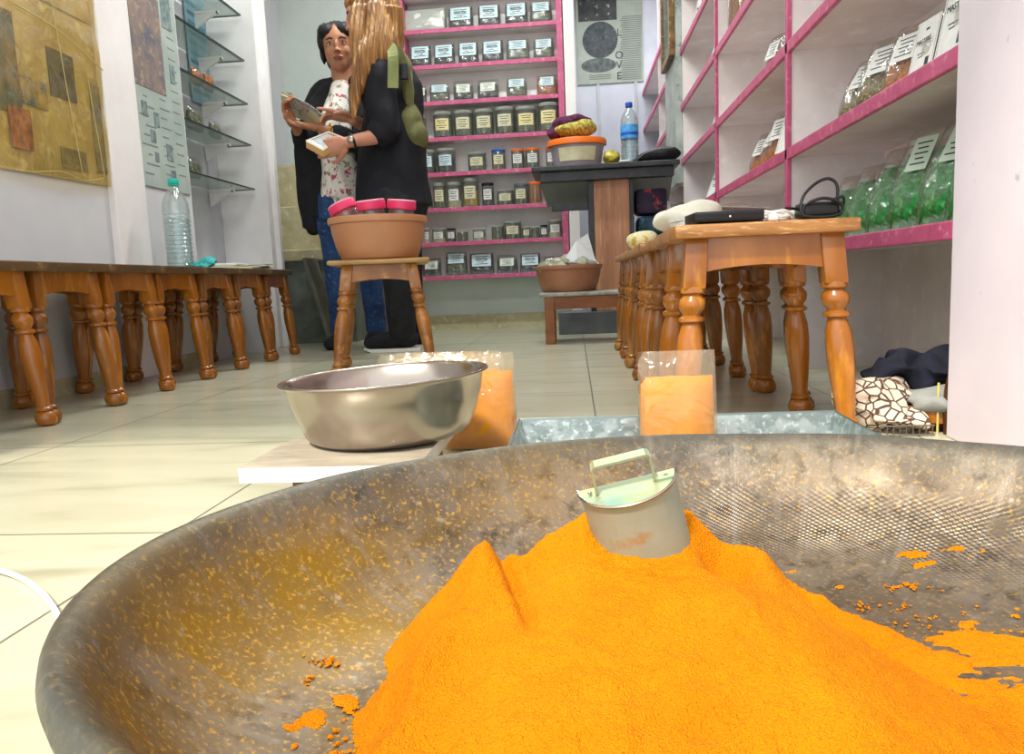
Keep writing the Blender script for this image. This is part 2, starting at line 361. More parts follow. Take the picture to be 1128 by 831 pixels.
# ---- glass shelves in the niche
SZ = [on_x(226, 194, -1.775).z, on_x(222, 138, -1.775).z, on_x(216.8, 85, -1.775).z, on_x(211.4, 29, -1.775).z]
SZ = [SZ[0], SZ[1], SZ[2], SZ[3], SZ[3] + .24]
nice = ['lowest', 'second lowest', 'middle', 'second highest', 'highest']
for k, z in enumerate(SZ):
    g = thing('glass_shelf', 'green glass shelf in the left wall niche, %s of the five' % nice[k], 'shelf', (-1.99, 3.53, z), 0, 'glass shelves in the left niche')
    bm = B(); box(bm, 0, .2, 0, .74, 0, .006); finish('glass_pane', bm, SGLASS, g)
    bm = B(); box(bm, .2, .212, 0, .74, -.001, .007); box(bm, 0, .2, .738, .744, -.001, .007); finish('glass_rim', bm, SGEDGE, g)
    for yy in (.12, .62):
        bm = B(); box(bm, .0, .14, yy, yy + .02, -.018, -.001, .002); poly(bm, [V((0, yy, -.02)), V((.12, yy, -.018)), V((0, yy, -.09))], (0, .02, 0)); finish('bracket', bm, WHITEP, g)
        bm = B(); ell(bm, (.13, yy + .01, -.012), (.009, .012, .009)); finish('clamp_pad', bm, BLACK, g)
def soft_packet_bm(w, h, d, seed=0, top=.75, n=14):
    """pillow shape standing on z=0, centred on x, front at -y"""
    bm = B(); g = {}
    for s in (-1, 1):
        for i in range(n + 1):
            for j in range(n + 1):
                u = i / n * 2 - 1; v = j / n
                t = max(0, (1 - abs(u) ** 3)) ** .5 * (max(0, 1 - max(0, (v - .25) / .75) ** 2.0)) ** .5 * (.35 + .65 * min(1, v * 6))
                if j == n: t = 0
                wv = noise.noise(V((u * 2 + seed, v * 3, s * 3.0))) * .12
                edge = 1 if abs(u) < 1 else 0
                k = (i, j, s if (edge and j < n) else 0)
                if k not in g:
                    g[k] = bm.verts.new((u * w / 2 * (1 - .05 * v * v), s * d / 2 * t * (1 + wv * 2) if edge else 0, v * h))
    def key(i, j, s): return (i, j, s if (0 < i < n and j < n) else 0)
    for s in (-1, 1):
        for i in range(n):
            for j in range(n):
                vs = [g[key(i, j, s)], g[key(i + 1, j, s)], g[key(i + 1, j + 1, s)], g[key(i, j + 1, s)]]
                vs = list(dict.fromkeys(vs))
                if len(vs) > 2:
                    try: bm.faces.new(vs)
                    except ValueError: pass
    vs = [g[key(i, 0, -1)] for i in range(n + 1)] + [g[key(i, 0, 1)] for i in range(n - 1, 0, -1)]
    try: bm.faces.new(vs)
    except ValueError: pass
    return bm
def label_bm(w, z0, z1, y0, y1, x0=0, lines=5, mi=True):
    """curved-free label plate leaning with packet front, printed bars as second material"""
    bm = B(); th = .0012
    def P(u, v): return V((x0 + u * w / 2, y0 + (y1 - y0) * v, z0 + (z1 - z0) * v))
    poly(bm, [P(-1, 0), P(1, 0), P(1, 1), P(-1, 1)], (0, -th, 0))
    if lines == 0:
        for (u0, u1, v0, v1) in ((.30, .62, .10, .30), (-.5, .1, .40, .42), (-.4, 0, .34, .36), (-.9, -.88, .05, .95), (.88, .9, .05, .95), (-.15, .15, .80, .84)):
            vs = [bm.verts.new(P(a, b) + V((0, -th - .0004, 0))) for a, b in ((u0, v0), (u1, v0), (u1, v1), (u0, v1))]; bm.faces.new(vs).material_index = 1
    for k in range(lines):
        v = .82 - .62 * k / max(1, lines - 1) if lines > 1 else .5; ww = (.7, .5, .62, .4)[k % 4]; hh = .022
        n0 = len(bm.verts); vs = [bm.verts.new(P(-ww, v - hh) + V((0, -th - .0004, 0))), bm.verts.new(P(ww, v - hh) + V((0, -th - .0004, 0))), bm.verts.new(P(ww, v + hh) + V((0, -th - .0004, 0))), bm.verts.new(P(-ww, v + hh) + V((0, -th - .0004, 0)))]
        bm.faces.new(vs).material_index = 1
    return bm
PK = {}
def packet(key, w, h, d, content, label_col=PAPER, fill=.6, lab=(.62, .42, .9), film=FILMG, writing=None, name='spice_packet', lines=5):
    if key in PK: return PK[key]
    root = bpy.data.objects.new(name, None); col.objects.link(root); root.empty_display_size = .03
    finish('pouch', soft_packet_bm(w, h, d), film, root, 60)
    b2 = soft_packet_bm(w * .94, h * 1.0, d * .9, 3)
    for v in b2.verts: v.co.z = .003 + v.co.z * fill if v.co.z < 1e9 else 0
    for v in b2.verts:
        zz = v.co.z / (h * fill); v.co.z += .01 * h * noise.noise(v.co * 60) * (zz > .9)
    finish('contents', b2, content, root, 60)
    if label_col:
        lw, l0, l1 = lab
        finish('label', label_bm(w * lw, h * l0, h * l1, -d * .56, -d * .36, 0, lines), [label_col, INK], root)
        if writing: text('label_writing', writing, w * .13, INK, root, (0, -d * .5 - .004, h * (l0 * .4 + l1 * .6)), (pi / 2, 0, 0))
    PK[key] = root; root['used'] = 0
    return root
def place(proto, loc, rz=0, tilt=0, label='', cat='packet', group=None, scale=1, roll=0):
    if proto.get('used', 0) == 0: o = proto; proto['used'] = 1
    else: o = dup(proto)
    if 'used' in o and o is not proto: del o['used']
    o.location = loc; o.rotation_mode = 'XYZ'
    mt = M.Rotation(rz, 4, 'Z') @ M.Rotation(tilt, 4, 'X') @ M.Rotation(roll, 4, 'Y')
    o.rotation_euler = mt.to_euler(); o.scale = (scale,) * 3 if not isinstance(scale, tuple) else scale
    o['label'] = label; o['category'] = cat
    if group: o['group'] = group
    return o
JR = {}
def jar(key, content, lid, lab=PAPERC, r=.06, h=.17, fill=.75, lidh=.02, sq=False):
    if key in JR: return JR[key]
    root = bpy.data.objects.new('jar', None); col.objects.link(root); root.empty_display_size = .03
    bm = B(); lathe(bm, [(r * .9, 0), (r, .006), (r, h * .86), (r * .93, h * .92), (r * .93, h - lidh * .5)], 28, cap1=False); finish('glass_body', bm, JARG, root, 40)
    bm = B(); lathe(bm, [(r * .86, .004), (r * .95, .008), (r * .95, h * fill)], 24); finish('contents', bm, content, root, 40)
    bm = B(); lathe(bm, [(r * 1.0, h - lidh), (r * 1.02, h - lidh + .003), (r * 1.02, h - .003), (r * .98, h)], 28); finish('lid', bm, lid, root, 30)
    if lab:
        bm = B(); n = 12
        for k in range(n):
            a0 = -pi / 2 - .75 + 1.5 * k / n; a1 = -pi / 2 - .75 + 1.5 * (k + 1) / n; rr = r * 1.012
            bm.faces.new([bm.verts.new((rr * cos(a), rr * sin(a), z)) for a, z in ((a0, h * .28), (a1, h * .28), (a1, h * .72), (a0, h * .72))])
        bmesh.ops.remove_doubles(bm, verts=bm.verts, dist=1e-5)
        for zz, ww in ((.62, .5), (.54, .38), (.44, .5), (.36, .3)):
            rr = r * 1.02
            for k in range(6):
                a0 = -pi / 2 - ww + 2 * ww * k / 6; a1 = a0 + ww / 3
                f = bm.faces.new([bm.verts.new((rr * cos(a), rr * sin(a), z)) for a, z in ((a0, h * zz), (a1, h * zz), (a1, h * (zz + .025)), (a0, h * (zz + .025)))]); f.material_index = 1
        finish('label', bm, [lab, INK], root, recalc=False)
    JR[key] = root; root['used'] = 0
    return root

# parcels on glass shelves
paper_roll = packet('niche', .12, .1, .06, OLIVELEAF, None, .8, film=FILM, name='paper_parcel')
for (k, yy, lb, ct, sc_) in [(0, .25, 'small flat parcel in clear film on the lowest glass shelf', OLIVELEAF, 1), (1, .30, 'pale folded parcel in film on the second lowest glass shelf', OLIVELEAF, 1.15), (1, .52, 'pale parcel at the far end of the second lowest glass shelf', OLIVELEAF, .9)]:
    place(paper_roll, (-1.88, 3.53 + yy, SZ[k] + .008), R(90), 0, lb, 'parcel', 'parcels on the glass shelves', sc_)
pr = packet('niche2', .09, .09, .05, SPICEO, None, .85, film=FILM, name='spice_packet')
place(pr, (-1.86, 3.85, SZ[2] + .008), R(90), 0, 'small orange packet on the middle glass shelf in the left niche', 'packet')
place(pr, (-1.86, 3.97, SZ[2] + .008), R(90), R(6), 'second small orange packet on the middle glass shelf, farther from the camera', 'packet')
t = thing('blue_notice', 'pale blue printed notice hanging at the far end of the glass shelves', 'notice', (0, 0, 0))
bm = B(); box(bm, -1.99, -1.985, 4.05, 4.28, 1.35, 1.95); finish('sheet', bm, mat('pale_blue_print', '9FC4D0', .6, c2='7FA6B6', scale=12), t)
bm = B(); [box(bm, -1.985, -1.984, 4.07, 4.26, 1.4 + .05 * k, 1.42 + .05 * k) for k in range(10)]; finish('printed_lines', bm, mat('print_teal', '5C8894', .6), t)

# ================================================================ PINK SHELF ON BACK WALL
YF = 5.28
SH = [on_y(540, yy, YF).z for yy in (302, 264.5, 226.5, 187, 148, 107.6, 67, 27, -13)]
XL, XR = -1.125, -.028
un = thing('display_shelf', 'tall white shelving unit with pink edges on the back wall full of jars and packets', 'shelf', (0, 0, 0))
bm = B(); box(bm, XL + .02, XR - .01, 5.44, 5.456, SH[0] - .015, 2.5); finish('back_panel', bm, WHITE, un)
for xx in (XL, XR - .04):
    bm = B(); box(bm, xx, xx + .04, YF, 5.455, SH[0] - .02, 2.5, .002); finish('side_post', bm, PINK, un)
for k, z in enumerate(SH):
    bm = B(); box(bm, XL + .04, XR - .04, YF + .012, 5.44, z - .022, z - .003); f = finish('shelf_board', bm, WHITE, un)
    bm = B(); box(bm, XL + .04, XR - .04, YF, YF + .014, z - .028, z, .002); finish('pink_edge', bm, PINK, f)
on = ['bottom', 'second', 'third', 'fourth', 'fifth', 'sixth', 'seventh', 'eighth']
def nth(k): return ['first', 'second', 'third', 'fourth', 'fifth', 'sixth', 'seventh', 'eighth', 'ninth', 'tenth', 'eleventh'][k]
def crop4(x): return 430 + x / 5.362
def shelf_items(row, items):
    """items: (crop x0, x1, height_px, kind, look)"""
    z = SH[row]
    for i, it in enumerate(items):
        x0, x1, hp, kind, look = it[:5]
        px = (crop4(x0) + crop4(x1)) / 2; pyb = CY
        y = 5.35
        base = on_y(px, (302, 264.5, 226.5, 187, 148, 107.6, 67, 27)[row], y)
        w = (x1 - x0) / 5.362 * 5.33 / 843; h = hp / 5.362 * 5.33 / 843
        pr = kind(w, h)
        ref = pr['refw'], pr['refh']
        what = 'jar' if pr.name.startswith('jar') else 'packet'
        lb = '%s, %s from left, %s' % (look, nth(i), ('%s pink shelf up' % on[row]) if row else 'bottom pink shelf')
        o = place(pr, (base.x, y, z), random.uniform(-.05, .05), (R(-6) if what == 'packet' else 0), lb, what, '%ss on the pink shelves' % what, (w / ref[0], .9, h / ref[1]))
        if what == 'jar': o.scale = (w / ref[0], min(1.1, w / ref[0]), h / ref[1])
def PKT(key, content, lc, **k):
    def f(w, h):
        p = packet(key, .13, .15, .06, content, lc, **k); p['refw'] = .13; p['refh'] = .15; return p
    return f
def JAR(key, content, lid, lab=PAPERC, fill=.75):
    def f(w, h):
        p = jar(key, content, lid, lab, .065, .17, fill); p['refw'] = .13; p['refh'] = .17; return p
    return f
LBL = mat('cyan_white_label', 'CFE0E4', .6, c2='B8D2D8', scale=30)
tea = PKT('tea', TEALEAF, LBL, fill=.95, lab=(.78, .36, .92), writing='Black Tea')
tea2 = PKT('tea2', OLIVELEAF, LBL, fill=.8, lab=(.72, .5, .9))
blackp = PKT('blk', TEALEAF, mat('white_green_label', 'D6DED0', .6), fill=.72, lab=(.66, .38, .8))
orp = PKT('orp', SPICEO, LBL, fill=.85, lab=(.62, .45, .88))
boxw = PKT('whitep', PAPER, None, fill=.97)
GLID = mat('grey_lid', 'A2A69C', .35, c2='8E9288', scale=20)
jg = JAR('grey', OLIVELEAF, GLID); jy = JAR('yellowl', OLIVELEAF, GLID, mat('yellow_label', 'E4D79C', .6))
jt = JAR('tealj', TEALEAF, GLID, LBL); jo = JAR('orangelid', OLIVELEAF, ORANGEP, PAPER); jb = JAR('bluelid', SPICEM, BLUEP, PAPERC)
jgr = JAR('greenj', GREENP, GLASS, None, .3); jyb = JAR('yellowc', YELLOWS, GLID, PAPERC, .55); jd = JAR('dark', TEALEAF, BLACK, PAPER, .8)
joo = JAR('orangej', SPICEO, ORANGEP, None, .9); jc = JAR('clearj', PAPERC, GLID, PAPER, .3); jol = JAR('olivej', OLIVELEAF, GLID, None, .9); jgb = JAR('bluelid2', OLIVELEAF, mat('slate_lid', '566B78', .4), PAPERC, .7)
shelf_items(7, [(60, 330, 135, boxw, 'wide white parcel'), (345, 490, 130, tea, 'black tea packet with pale label'), (520, 650, 130, tea, 'black tea packet with pale label'), (680, 812, 130, tea, 'black tea packet with pale label'), (828, 955, 130, tea2, 'green tea packet with pale label')])
shelf_items(6, [(118, 242, 128, tea, 'black tea packet with white label'), (258, 382, 128, tea, 'black tea packet with white label'), (402, 522, 130, tea, 'black tea packet with white label'), (543, 668, 130, tea, 'black tea packet with white label'), (688, 822, 128, tea2, 'grey green packet with white label'), (848, 968, 124, tea2, 'grey green packet with white label')])
shelf_items(5, [(170, 215, 110, blackp, 'narrow dark packet half behind the backpack'), (232, 352, 112, tea2, 'brownish packet with striped label'), (374, 492, 118, blackp, 'black powder packet with white label'), (515, 642, 118, blackp, 'black powder packet with white label'), (688, 808, 116, tea2, 'slate green packet with pale label'), (868, 988, 120, orp, 'orange spice packet with pale label')])
shelf_items(4, [(150, 215, 138, jg, 'grey lidded jar partly behind the backpack'), (258, 370, 146, jy, 'grey lidded jar with cream label'), (380, 492, 146, jg, 'grey lidded jar with cream label'), (500, 612, 146, jg, 'grey lidded jar with cream label'), (626, 738, 152, jg, 'grey lidded jar with cream label'), (744, 866, 146, jy, 'grey lidded jar with yellow label'), (878, 998, 160, jy, 'grey lidded jar beside the cloth bundle')])
shelf_items(3, [(172, 270, 135, jt, 'teal filled jar with pale label'), (280, 388, 138, jt, 'teal filled jar with pale label'), (462, 568, 106, jg, 'grey jar with cream label'), (602, 682, 116, jb, 'small jar with blue lid'), (718, 792, 114, jo, 'small jar with orange lid'), (802, 882, 114, jo, 'small jar with orange lid'), (922, 980, 112, jo, 'orange lidded jar beside the plastic tub')])
shelf_items(2, [(178, 252, 62, jgr, 'short clear jar with green contents'), (258, 332, 148, jg, 'tall thin jar with brown lid'), (340, 425, 146, jc, 'clear half empty jar'), (432, 527, 165, jyb, 'tall jar with yellow powder'), (545, 615, 134, jd, 'narrow black jar'), (632, 730, 90, jg, 'short wide jar'), (734, 815, 120, jgb, 'jar with slate blue lid'), (820, 898, 126, joo, 'bright orange jar'), (930, 1010, 56, jg, 'low jar under the black table')])
shelf_items(1, [(200, 236, 90, jc, 'clear jar beside the tan basin'), (250, 330, 84, jc, 'pale clear jar'), (335, 390, 80, jd, 'dark jar with white label'), (396, 462, 60, jol, 'low olive jar'), (488, 566, 70, jc, 'low clear jar'), (600, 672, 84, jol, 'plain olive jar'), (676, 776, 104, jg, 'largest jar with cream label'), (780, 830, 70, jg, 'small grey jar'), (834, 884, 66, jol, 'small brownish jar'), (888, 932, 74, jd, 'small dark jar'), (936, 1012, 100, jc, 'clear jar at the right post')])
shelf_items(0, [(190, 305, 110, blackp, 'dark packet with teal label beside the tan basin'), (328, 458, 140, tea2, 'plump dark packet with pale label'), (470, 615, 126, tea, 'widest dark packet with blue label'), (630, 755, 110, blackp, 'dark packet with mint label'), (768, 890, 112, tea, 'dark packet with tilted label'), (905, 1000, 90, blackp, 'dark packet beside the brown basin')])

# ================================================================ RIGHT SHELVES IN THE RECESS
PY = [1.49, 2.60, 3.84, 5.0, 6.3, 7.6]
def zs_from(px, py, y): return on_y(px, py, y).z
LV = [.405, .715, 1.045, 1.375, 1.71, 2.05]
un = thing('recess_shelving', 'white built-in shelving with raspberry pink edges along the right wall', 'shelf', (0, 0, 0))
bays = [('divider', 2.60), ('divider', 3.84), ('divider', 5.0), ('divider', 6.3)]
for n_, y in bays:
    bm = B(); box(bm, XS + .012, XB, y, y + .03, 0, 3.0); d = finish('divider', bm, SHELFIN, un)
    if y < 4.9:
        bm = B(); box(bm, XS, XS + .014, y - .004, y + .026, LV[0], 3.0, .002); finish('pink_edge', bm, PINK, d)
for k, z in enumerate(LV):
    for b in range(5):
        y0, y1 = PY[b] + (.03 if b else 0), PY[b + 1]
        bm = B(); box(bm, XS + .012, XB, y0, y1, z - .026, z); s = finish('shelf_board', bm, SHELFIN, un)
        bm = B(); box(bm, XS, XS + .014, y0 - (.03 if b else 0), y1, z - .034, z + .002, .003); finish('pink_edge', bm, PINK, s)
# grey marble-look jamb where the recess changes at 5.0
bm = B(); box(bm, XS - .03, XS + .012, 5.03, 5.55, .9, 3.0, .004); finish('stone_jamb', bm, mat('grey_stone', '8F9A94', .4, c2='B8BFB8', scale=7, c3='6A746E', s3=20), un)

def rp(proto, px, py, y, z, x=None, rz=R(90), tilt=R(-12), label='', cat='packet', scale=1, group=None, roll=0):
    return place(proto, ((x if x else XS + .10), y, z + .002), rz, tilt, label, cat, group, scale, roll)
# packets face the aisle (-x): rotate -90
FACE = R(-90)
grn = packet('green', .17, .235, .075, GREENP, mat('pale_film_label', 'B9CDB8', .5), .74, (.34, .5, .84), film=FILM, writing=None)
gl = ['green herb packet next to the black adaptor, first of the row on the low shelf', 'green herb packet with blank front, second from the adaptor', 'green herb packet with crumpled top, third from the adaptor', 'tall green herb packet with a pale label, fourth from the adaptor', 'green herb packet with a cream label, nearest the bare pier', 'green herb packet half hidden at the pier edge']
grnp = packet('greenp', .17, .235, .075, GREENP, None, .78, film=FILM)
for k, (y, sc_, ti) in enumerate([(2.30, .80, -14), (2.16, .85, -16), (2.0, .95, -18), (1.84, 1.05, -16), (1.69, 1.05, -20), (1.56, 1.05, -22)]):
    place(grn if k in (3, 4) else grnp, (XS + .085, y, LV[0] + .003), FACE + R(22), R(ti), gl[k], 'packet', 'green packets on the low right shelf', sc_)
bm = B()
mix = packet('mix', .17, .20, .07, SPICEM, PAPER, .62, (.5, .42, .8), film=FILM)
mix2 = packet('mix2', .15, .20, .07, SPICEO, PAPER, .62, (.5, .42, .8), film=FILM)
mast = packet('mast', .16, .22, .06, SPICEM, PAPER, .8, (.86, .08, .92), film=FILM, writing='MASTERS', lines=0)
place(mix, (XS + .09, 2.22, LV[1] + .003), FACE + R(25), R(-24), 'clear packet of green brown potpourri leaning on the divider side, middle shelf', 'packet', None, 1)
place(mix, (XS + .09, 2.07, LV[1] + .003), FACE + R(28), R(-18), 'clear packet of mixed brown spice behind a white card, second on the shelf', 'packet', None, 1)
place(mix2, (XS + .09, 1.93, LV[1] + .003), FACE + R(25), R(-15), 'clear packet of orange spice beside the white labelled packets', 'packet', None, .9)
place(mast, (XS + .08, 1.79, LV[1] + .003), FACE + R(6), R(-8), 'white labelled packet left of the largest white one', 'packet', None, .66)
place(mast, (XS + .08, 1.64, LV[1] + .003), FACE + R(4), R(-8), 'largest white labelled packet with black lettering, beside the pier', 'packet', None, .84)
redn = packet('redn', .12, .2, .06, mat('red_berries', '8E2A1A', .6, c2='D06A30', scale=90), None, .9, film=FILM)
place(redn, (XS + .08, 1.54, LV[1] + .003), FACE, R(-8), 'packet of dark red berries at the pier edge', 'packet')
# second bay
for (y, z, pr, s, t_, lb) in [
    (3.35, LV[1], mix2, .95, -16, 'small orange packet in front, low in the second bay'),
    (3.18, LV[1], mix2, 1.05, -20, 'orange packet with pale label, second bay of the right shelves'),
    (3.02, LV[1], mix2, 1.05, -10, 'orange packet beside the big white label, second bay'),
    (2.85, LV[1], mast, 1.0, -14, 'white labelled packet over tan powder, second bay'),
    (2.73, LV[1], mix2, 1.1, -14, 'orange packet against the pink post, second bay'),
    (3.12, LV[2], mix2, .9, -12, 'amber packet on the upper shelf of the second bay'),
    (2.95, LV[2], mast, .85, -30, 'white packet lying askew on the upper shelf of the second bay'),
    (2.78, LV[2], mast, .85, -20, 'silvery packet against the post on the upper shelf'),
    (4.35, LV[1], mast, .9, -18, 'white packet in the third bay above the stools'),
    (4.15, LV[1], mix2, .9, -14, 'brown spice packet in the third bay above the stools'),
    (4.0, LV[1], mast, .95, -10, 'white packet against the post in the third bay'),
    (4.15, LV[2], mast, .9, -12, 'pale blue white packet in the third bay, one shelf up'),
    (4.25, LV[3], mix, .9, -12, 'clear packet high in the third bay'),
    (4.08, LV[3], mix2, .9, -12, 'brown packet high in the third bay by the post'),
    (4.7, LV[4], mast, 1.0, -8, 'dark lettered packet on the highest visible shelf of the third bay'),
    (5.9, LV[3], blackp(0, 0), 1.0, -5, 'dark packet in the far narrow bay, upper shelf'),
    (6.8, LV[3], blackp(0, 0), 1.0, -5, 'dark packet in the farthest bay by the old poster'),
    (5.9, LV[1], jyb(0, 0), .8, 0, 'little yellow jar in the far narrow bay'),
    (6.8, LV[1], mast, .8, -5, 'pale packet in the farthest bay, low shelf')]:
    place(pr, (XS + .09, y, z + .003), FACE + R(20), R(t_), lb, 'jar' if pr.name.startswith('jar') else 'packet', None, s)
nj = jar('nutjar', SPICEO, GLID, None, .075, .17, .7)
place(nj, (XS + .085, 3.58, LV[3] + .002), 0, 0, 'big clear jar of amber nuts high in the second bay', 'jar')

# framed picture hung on the stone jamb
fr = thing('picture_frame', 'gilt picture frame with dim green glass hanging high beyond the right shelves', 'frame', (0, 0, 0))
fz0 = on_x(735, 58, XS - .06).z
bm = B()
def fbox(y0, y1, z0, z1): box(bm, XS - .065, XS - .031, y0, y1, z0, z1, .004)
FY0, FY1, FZ0 = 5.02, 5.48, 1.72
fbox(FY0, FY0 + .04, FZ0, 2.5); fbox(FY1 - .04, FY1, FZ0, 2.5); fbox(FY0, FY1, FZ0 - .04, FZ0); fbox(FY0, FY1, 2.5, 2.54)
finish('frame_moulding', bm, mat('gilt_wood', '8A6A3A', .4, c2='5A3F22', scale=14, c3='C0A060', s3=30), fr)
bm = B(); box(bm, XS - .05, XS - .031, FY0 + .04, FY1 - .04, FZ0, 2.5); finish('glazed_print', bm, mat('dim_print', '6F7F78', .15, c2='8E9A90', scale=4), fr)

# old poster on the rear wall
op = thing('old_poster', 'tall grey poster with a dark engraving and vertical word LOVE on the rear wall', 'poster', (0, 0, 0))
a = on_y(636.5, 94, 7.585); b = on_y(709, 92, 7.585)
bm = B(); box(bm, a.x, b.x, 7.58, 7.599, a.z, a.z + 1.2); finish('poster_sheet', bm, mat('grey_poster', '98A196', .6, c2='8A9388', scale=6), op)
w_ = b.x - a.x; sx_ = w_ / 72.5
def pw(px, py): q = on_y(px, py, 7.578); return q
bm = B(); q = pw(661, 44); lathe(bm, [(.165, 0), (.165, .003)], 28, mtx=M.Translation((q.x, 7.58, q.z)) @ M.Rotation(pi / 2, 4, 'X')); finish('dark_roundel', bm, mat('engraving', '22282C', .6, c2='3C4448', scale=18, c3='707A78', s3=26, lo3=.6, hi3=.7), op)
bm = B(); q = pw(659, 8); box(bm, q.x - .19, q.x + .17, 7.577, 7.58, q.z - .12, q.z + .5); finish('dark_scene', bm, mat('engraving2', '1C2022', .6, c2='3A3E3E', scale=14, c3='A8AEA6', s3=22, lo3=.62, hi3=.7), op)
bm = B(); q = pw(659.5, 72); lathe(bm, [(.165, 0), (.165, .003)], 28, sy=.4, mtx=M.Translation((q.x, 7.58, q.z)) @ M.Rotation(pi / 2, 4, 'X')); finish('grey_oval', bm, mat('engraving3', '59645F', .6, c2='333B3A', scale=24), op)
for ch, py in (('L', 36), ('O', 61), ('V', 72), ('E', 84)):
    q = pw(682, py); text('poster_letter', ch, .095, INK, op, (q.x, 7.576, q.z))
bm = B()
for k in range(34):
    q = pw(696, 18 + k * 2.1); box(bm, q.x - .09 - .01 * (k % 3), q.x + .09, 7.577, 7.58, q.z, q.z + .006)
for k in range(3):
    q = pw(661, 83 + k * 2.1); box(bm, q.x - .1, q.x + .1, 7.577, 7.58, q.z, q.z + .006)
finish('printed_lines', bm, mat('poster_line', '5E6862', .7), op)
# perforated rack rails
for px in (660, 701):
    q = on_y(px, 130, 7.59)
    t = thing('slotted_rail', 'slotted vertical rail on the pale blue rear wall, %s' % ('left of the water bottle' if px < 680 else 'behind the water bottle'), 'rail', (q.x, 7.59, 0))
    bm = B(); box(bm, -.014, .014, -.008, .009, .1, a.z); finish('rail_strip', bm, mat('rail_grey', 'A9ADB2', .4), t)
    bm = B(); [box(bm, -.008, .008, -.0095, -.007, .3 + .085 * k, .34 + .085 * k) for k in range(16)]; finish('slot', bm, INK, t)

# ================================================================ TABLE, PANEL LEG, ITEMS
TZ = on_y(640, 181, 4.45).z
tb = thing('counter_table', 'black topped counter table on a wide wood panel leg at the back of the shop', 'table', (.18, 4.65, 0), 0)
bm = B(); box(bm, -.405, .43, -.2, .22, TZ - .03, TZ, .006); finish('tabletop', bm, BLACKM, tb)
bm = B(); box(bm, -.36, .40, -.17, .2, TZ - .085, TZ - .03, .003); finish('apron', bm, BLACKM, tb)
for s in ((-.36, -.06), (.16, .40)):
    bm = B(); poly(bm, [V((s[0], -.1, TZ - .085)), V((s[1], -.1, TZ - .085)), V((s[1], .1, TZ - .20)), V((s[0] + .03, .1, TZ - .20))], (0, .01, 0)); finish('under_shelf', bm, mat('grey_laminate', '777C78', .5), tb)
bm = B(); box(bm, -.055, .15, -.12, .1, .13, TZ - .085, .003); finish('panel_leg', bm, PLY, tb)
bm = B(); box(bm, -.085, -.055, -.125, .1, .08, TZ - .085, .002); box(bm, .15, .175, -.125, .1, .08, TZ - .085, .002); box(bm, -.3, -.085, -.05, 0, TZ - .24, TZ - .2, .002); finish('metal_frame', bm, BLACKM, tb)
bm = B(); box(bm, -.28, .42, -.14, .14, 0.0, .13, .004); finish('base_plinth', bm, mat('plinth_grey', '5E6266', .6, c2='4B4F54', scale=8), tb)
# tub with orange lid
q = on_y(636, 178, 4.55)
tub = thing('plastic_tub', 'clear tub with an orange lid and blank label on the black counter', 'tub', (q.x, 4.60, TZ))
bm = B(); lathe(bm, [(.130, 0), (.136, .006), (.158, .13), (.158, .135), (.150, .13), (.13, .01)], 40, sx=1, sy=.8, cap1=False); finish('tub_body', bm, mat('milky_plastic', 'A79CA4', .3, alpha=.75), tub, 30)
bm = B(); lathe(bm, [(.166, .122), (.172, .124), (.172, .148), (.166, .158), (.10, .168), (0.001, .170)], 40, sx=1, sy=.8, cap1=False); finish('lid', bm, ORANGEP, tub, 30)
bm = B(); n = 10
for k in range(n):
    for i, z in ((0, 0),): pass
vs = []
for k in range(n + 1):
    a_ = -pi / 2 - .75 + 1.5 * k / n
    vs.append([bm.verts.new(((r_) * cos(a_), (r_) * .8 * sin(a_), z_)) for r_, z_ in ((.145, .03), (.159, .105))])
for k in range(n): bm.faces.new((vs[k][0], vs[k + 1][0], vs[k + 1][1], vs[k][1]))
finish('blank_label', bm, PAPERC, tub)
def cloth_lump(name, m, pts, voxel=.012, disp=.015, freq=14, parent=None, smooth=2):
    bm = B()
    for c, r in pts: ell(bm, c, r)
    def fn(p): return p + V((noise.noise(p * freq), noise.noise(p * freq + V((5, 0, 0))), noise.noise(p * freq + V((0, 7, 0))))) * disp
    return fuse(name, bm, m, parent, voxel, smooth, fn)
bn = thing('cloth_bundle', 'purple and yellow patterned cloth bundle on top of the orange lid', 'cloth', (q.x, 4.60, TZ + .172))
cloth_lump('yellow_cloth', mat('yellow_pattern_cloth', 'C8B848', .8, c2='6A5A1A', scale=60, c3='F0E49A', s3=90), [((-.02, 0, .045), (.115, .09, .045)), ((.05, 0, .055), (.07, .08, .05))], parent=bn, disp=.008, freq=16)
cloth_lump('purple_cloth', mat('purple_cloth', '5E1747', .8, c2='2E0A28', scale=20, c3='9A4A7C', s3=40), [((-.07, 0, .085), (.07, .07, .035)), ((-.13, 0, .03), (.045, .05, .035)), ((-.01, 0, .105), (.08, .06, .025)), ((.05, 0, .10), (.04, .05, .02))], parent=bn, disp=.012, freq=20)
yb = thing('yellow_bag', 'crumpled yellow plastic bag between the tub and water bottle', 'bag', (on_y(674, 178, 4.55).x, 4.55, TZ))
cloth_lump('bag_body', mat('yellow_plastic_bag', 'B8A81E', .35, c2='7A6E10', scale=20, c3='E8DC6A', s3=30, bump=.5), [((0, 0, .035), (.05, .05, .035)), ((-.01, 0, .06), (.035, .03, .025)), ((.02, 0, .055), (.025, .03, .02))], parent=yb, disp=.012, freq=30, voxel=.006)
